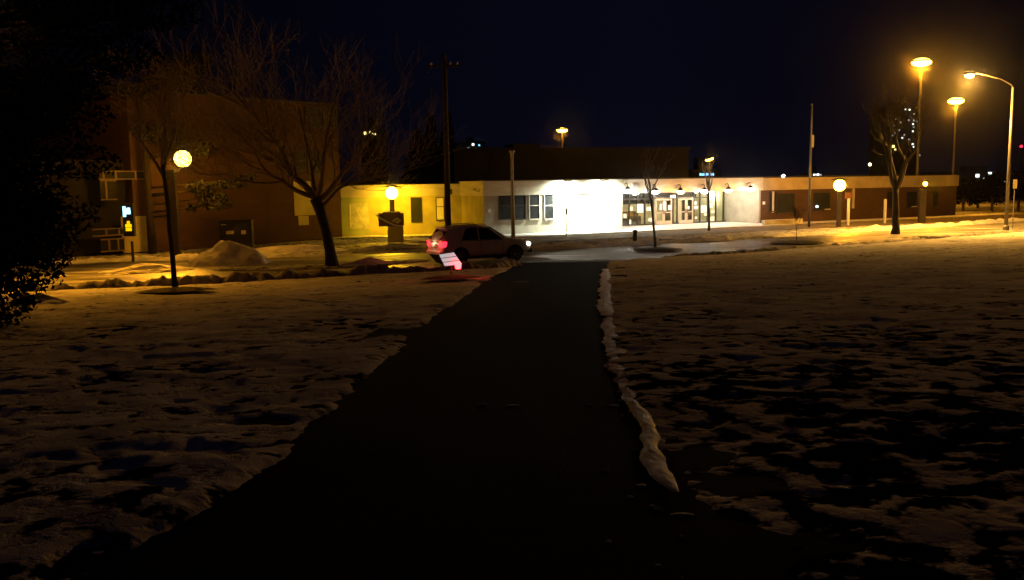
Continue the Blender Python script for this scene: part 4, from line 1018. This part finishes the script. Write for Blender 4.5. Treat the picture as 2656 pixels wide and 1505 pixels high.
# pine behind the lamp: trunk at px 395 with boughs spreading right
g = atZ(396, 657)
def rc(px, py, rx, ry, rz, dy=0): q = atY(px, py, g.y+dy)-Vector((g.x, g.y, 0)); return (q.x, dy, q.z, rx, ry, rz)
rs = random.Random(5)
cl = [rc(560, 525, 1.0, .8, .45, -1), rc(600, 478, 1.0, .7, .3, -1), rc(520, 485, .8, .8, .4, -1.2), rc(545, 505, 1.0, .7, .3, .5), rc(500, 540, .4, .5, .25, -1), rc(640, 460, .7, .6, .2, -.5)]
for i in range(13): cl.append(rc(rs.uniform(250, 520), rs.uniform(150, 420), rs.uniform(.8, 1.5), 1.2, rs.uniform(.25, .5), rs.uniform(-1.5, 2)))
pine(g, 10.5, 'pine with a straight dark trunk left of the thick lamp post', 40, .22, cl, n=200, s=.13)
# big dark evergreen at the left edge, near the viewer
gy = 16.0; gx = -11.2; base_ = Vector((gx, gy, float(lawn_z(gx, gy))))
cl = []; rs = random.Random(9)
while len(cl) < 420:
    z = rs.uniform(.1, 13.5); rmax = np.interp(z, [.1, .8, 1.6, 2.6, 3.6, 5, 7, 10, 13.5], [1.6, 2.3, 2.8, 3.5, 4.2, 5.1, 5.6, 5.2, 2.5])
    a = rs.uniform(0, 2*math.pi); rr = rmax*rs.uniform(.35, 1)**.6-.35
    c = (rr*math.cos(a), rr*math.sin(a)*.9, z-.2)
    d = Vector((gx+c[0], gy+c[1], base_.z+c[2]))-CAMLOC
    if -10 < d.x/d.y*16 < -8.6 and 2.3 < d.z/d.y*16 < 3.8 : continue      # a real gap in the crown round the street lamp beyond it
    cl.append((*c, rs.uniform(.55, .95), rs.uniform(.6, 1.0), rs.uniform(.3, .55)))
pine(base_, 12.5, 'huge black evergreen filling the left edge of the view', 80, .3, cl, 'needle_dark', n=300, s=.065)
# far dark conifers and hedge masses
def spruce(base, h, r, label, seed, group=None):
    root = thing('spruce_tree', label, 'tree', base, 0, group); MB().tube([(0, 0, 0), (0, 0, h)], [.2, .03], 7).build('trunk', M['bark'], root)
    cm = MB(); rg = random.Random(seed)
    for i in range(26):
        z = h*(.08+.9*i/26); rr = r*(1-z/h)+.15
        for k_ in range(5): 
            a = rg.uniform(0, 6.28); needles(cm, (rr*.5*math.cos(a), rr*.5*math.sin(a), z), rr*.6, rr*.6, .35, 26, .28, rg.randint(0, 9999), .2)
    cm.build('crown', M['needle_dark'], root); return root
for px, yt, Y, r, lbl in ((1118, 290, 92, 2.6, 'dark spruce left of the two behind the utility pole'), (1160, 285, 96, 2.4, 'dark spruce right of the two behind the utility pole'),
                          (1080, 335, 88, 2.8, 'shorter dark spruce left of the utility pole pair')):
    q = atY(px, yt, Y); spruce(Vector((q.x, Y, 0)), q.z, r, lbl, px, 'dark spruces behind the ochre wing')
def bush(px, Y, h, r, label, seed):
    q = atY(px, 560, Y); root = thing('round_tree', label, 'tree', Vector((q.x, Y, 0)), 0, 'dark trees beyond the building end')
    MB().tube([(0, 0, 0), (0, 0, h*.6)], .14, 6).build('trunk', M['bark'], root); cm = MB(); rg = random.Random(seed)
    for i in range(16):
        needles(cm, (rg.uniform(-r, r)*.6, rg.uniform(-r, r)*.6, h*rg.uniform(.3, .85)), r*.55, r*.55, h*.18, 60, .25, rg.randint(0, 9999), .2)
    cm.build('crown', M['needle_dark'], root)
bush(2497, 92, 3.6, 1.2, 'dark rounded tree just past the right end of the brick wall', 1); bush(2535, 100, 3.2, 1.2, 'smaller dark tree between two rounded trees at far right', 2)
bush(2572, 90, 3.8, 1.4, 'dark rounded tree left of the tall street lamp', 3); bush(2640, 88, 4.4, 1.9, 'widest dark tree right of the tall street lamp', 4)
# ------------------------------------------------------------------ haze volume added to imitate lens bloom
if BLOOM_HAZE > 0:
    hb = MB().box(-170, 230, -12, 470, -1.5, 75).build('haze', None, None) if False else None
    me = MB(); me.box(-170, 230, -12, 470, -1.5, 75)
    hm = bpy.data.materials.new('lens_bloom_haze'); hm.use_nodes = True; t = hm.node_tree; t.nodes.clear()
    out = t.nodes.new('ShaderNodeOutputMaterial'); pv = t.nodes.new('ShaderNodeVolumePrincipled'); pv.inputs['Color'].default_value = (.9, .9, .9, 1)
    pv.inputs['Density'].default_value = BLOOM_HAZE; pv.inputs['Anisotropy'].default_value = .985; t.links.new(pv.outputs[0], out.inputs['Volume'])
    o = me.build('haze', hm, None); tag(o, 'thin haze added to imitate lens bloom around the lamps', 'haze', kind='stuff')
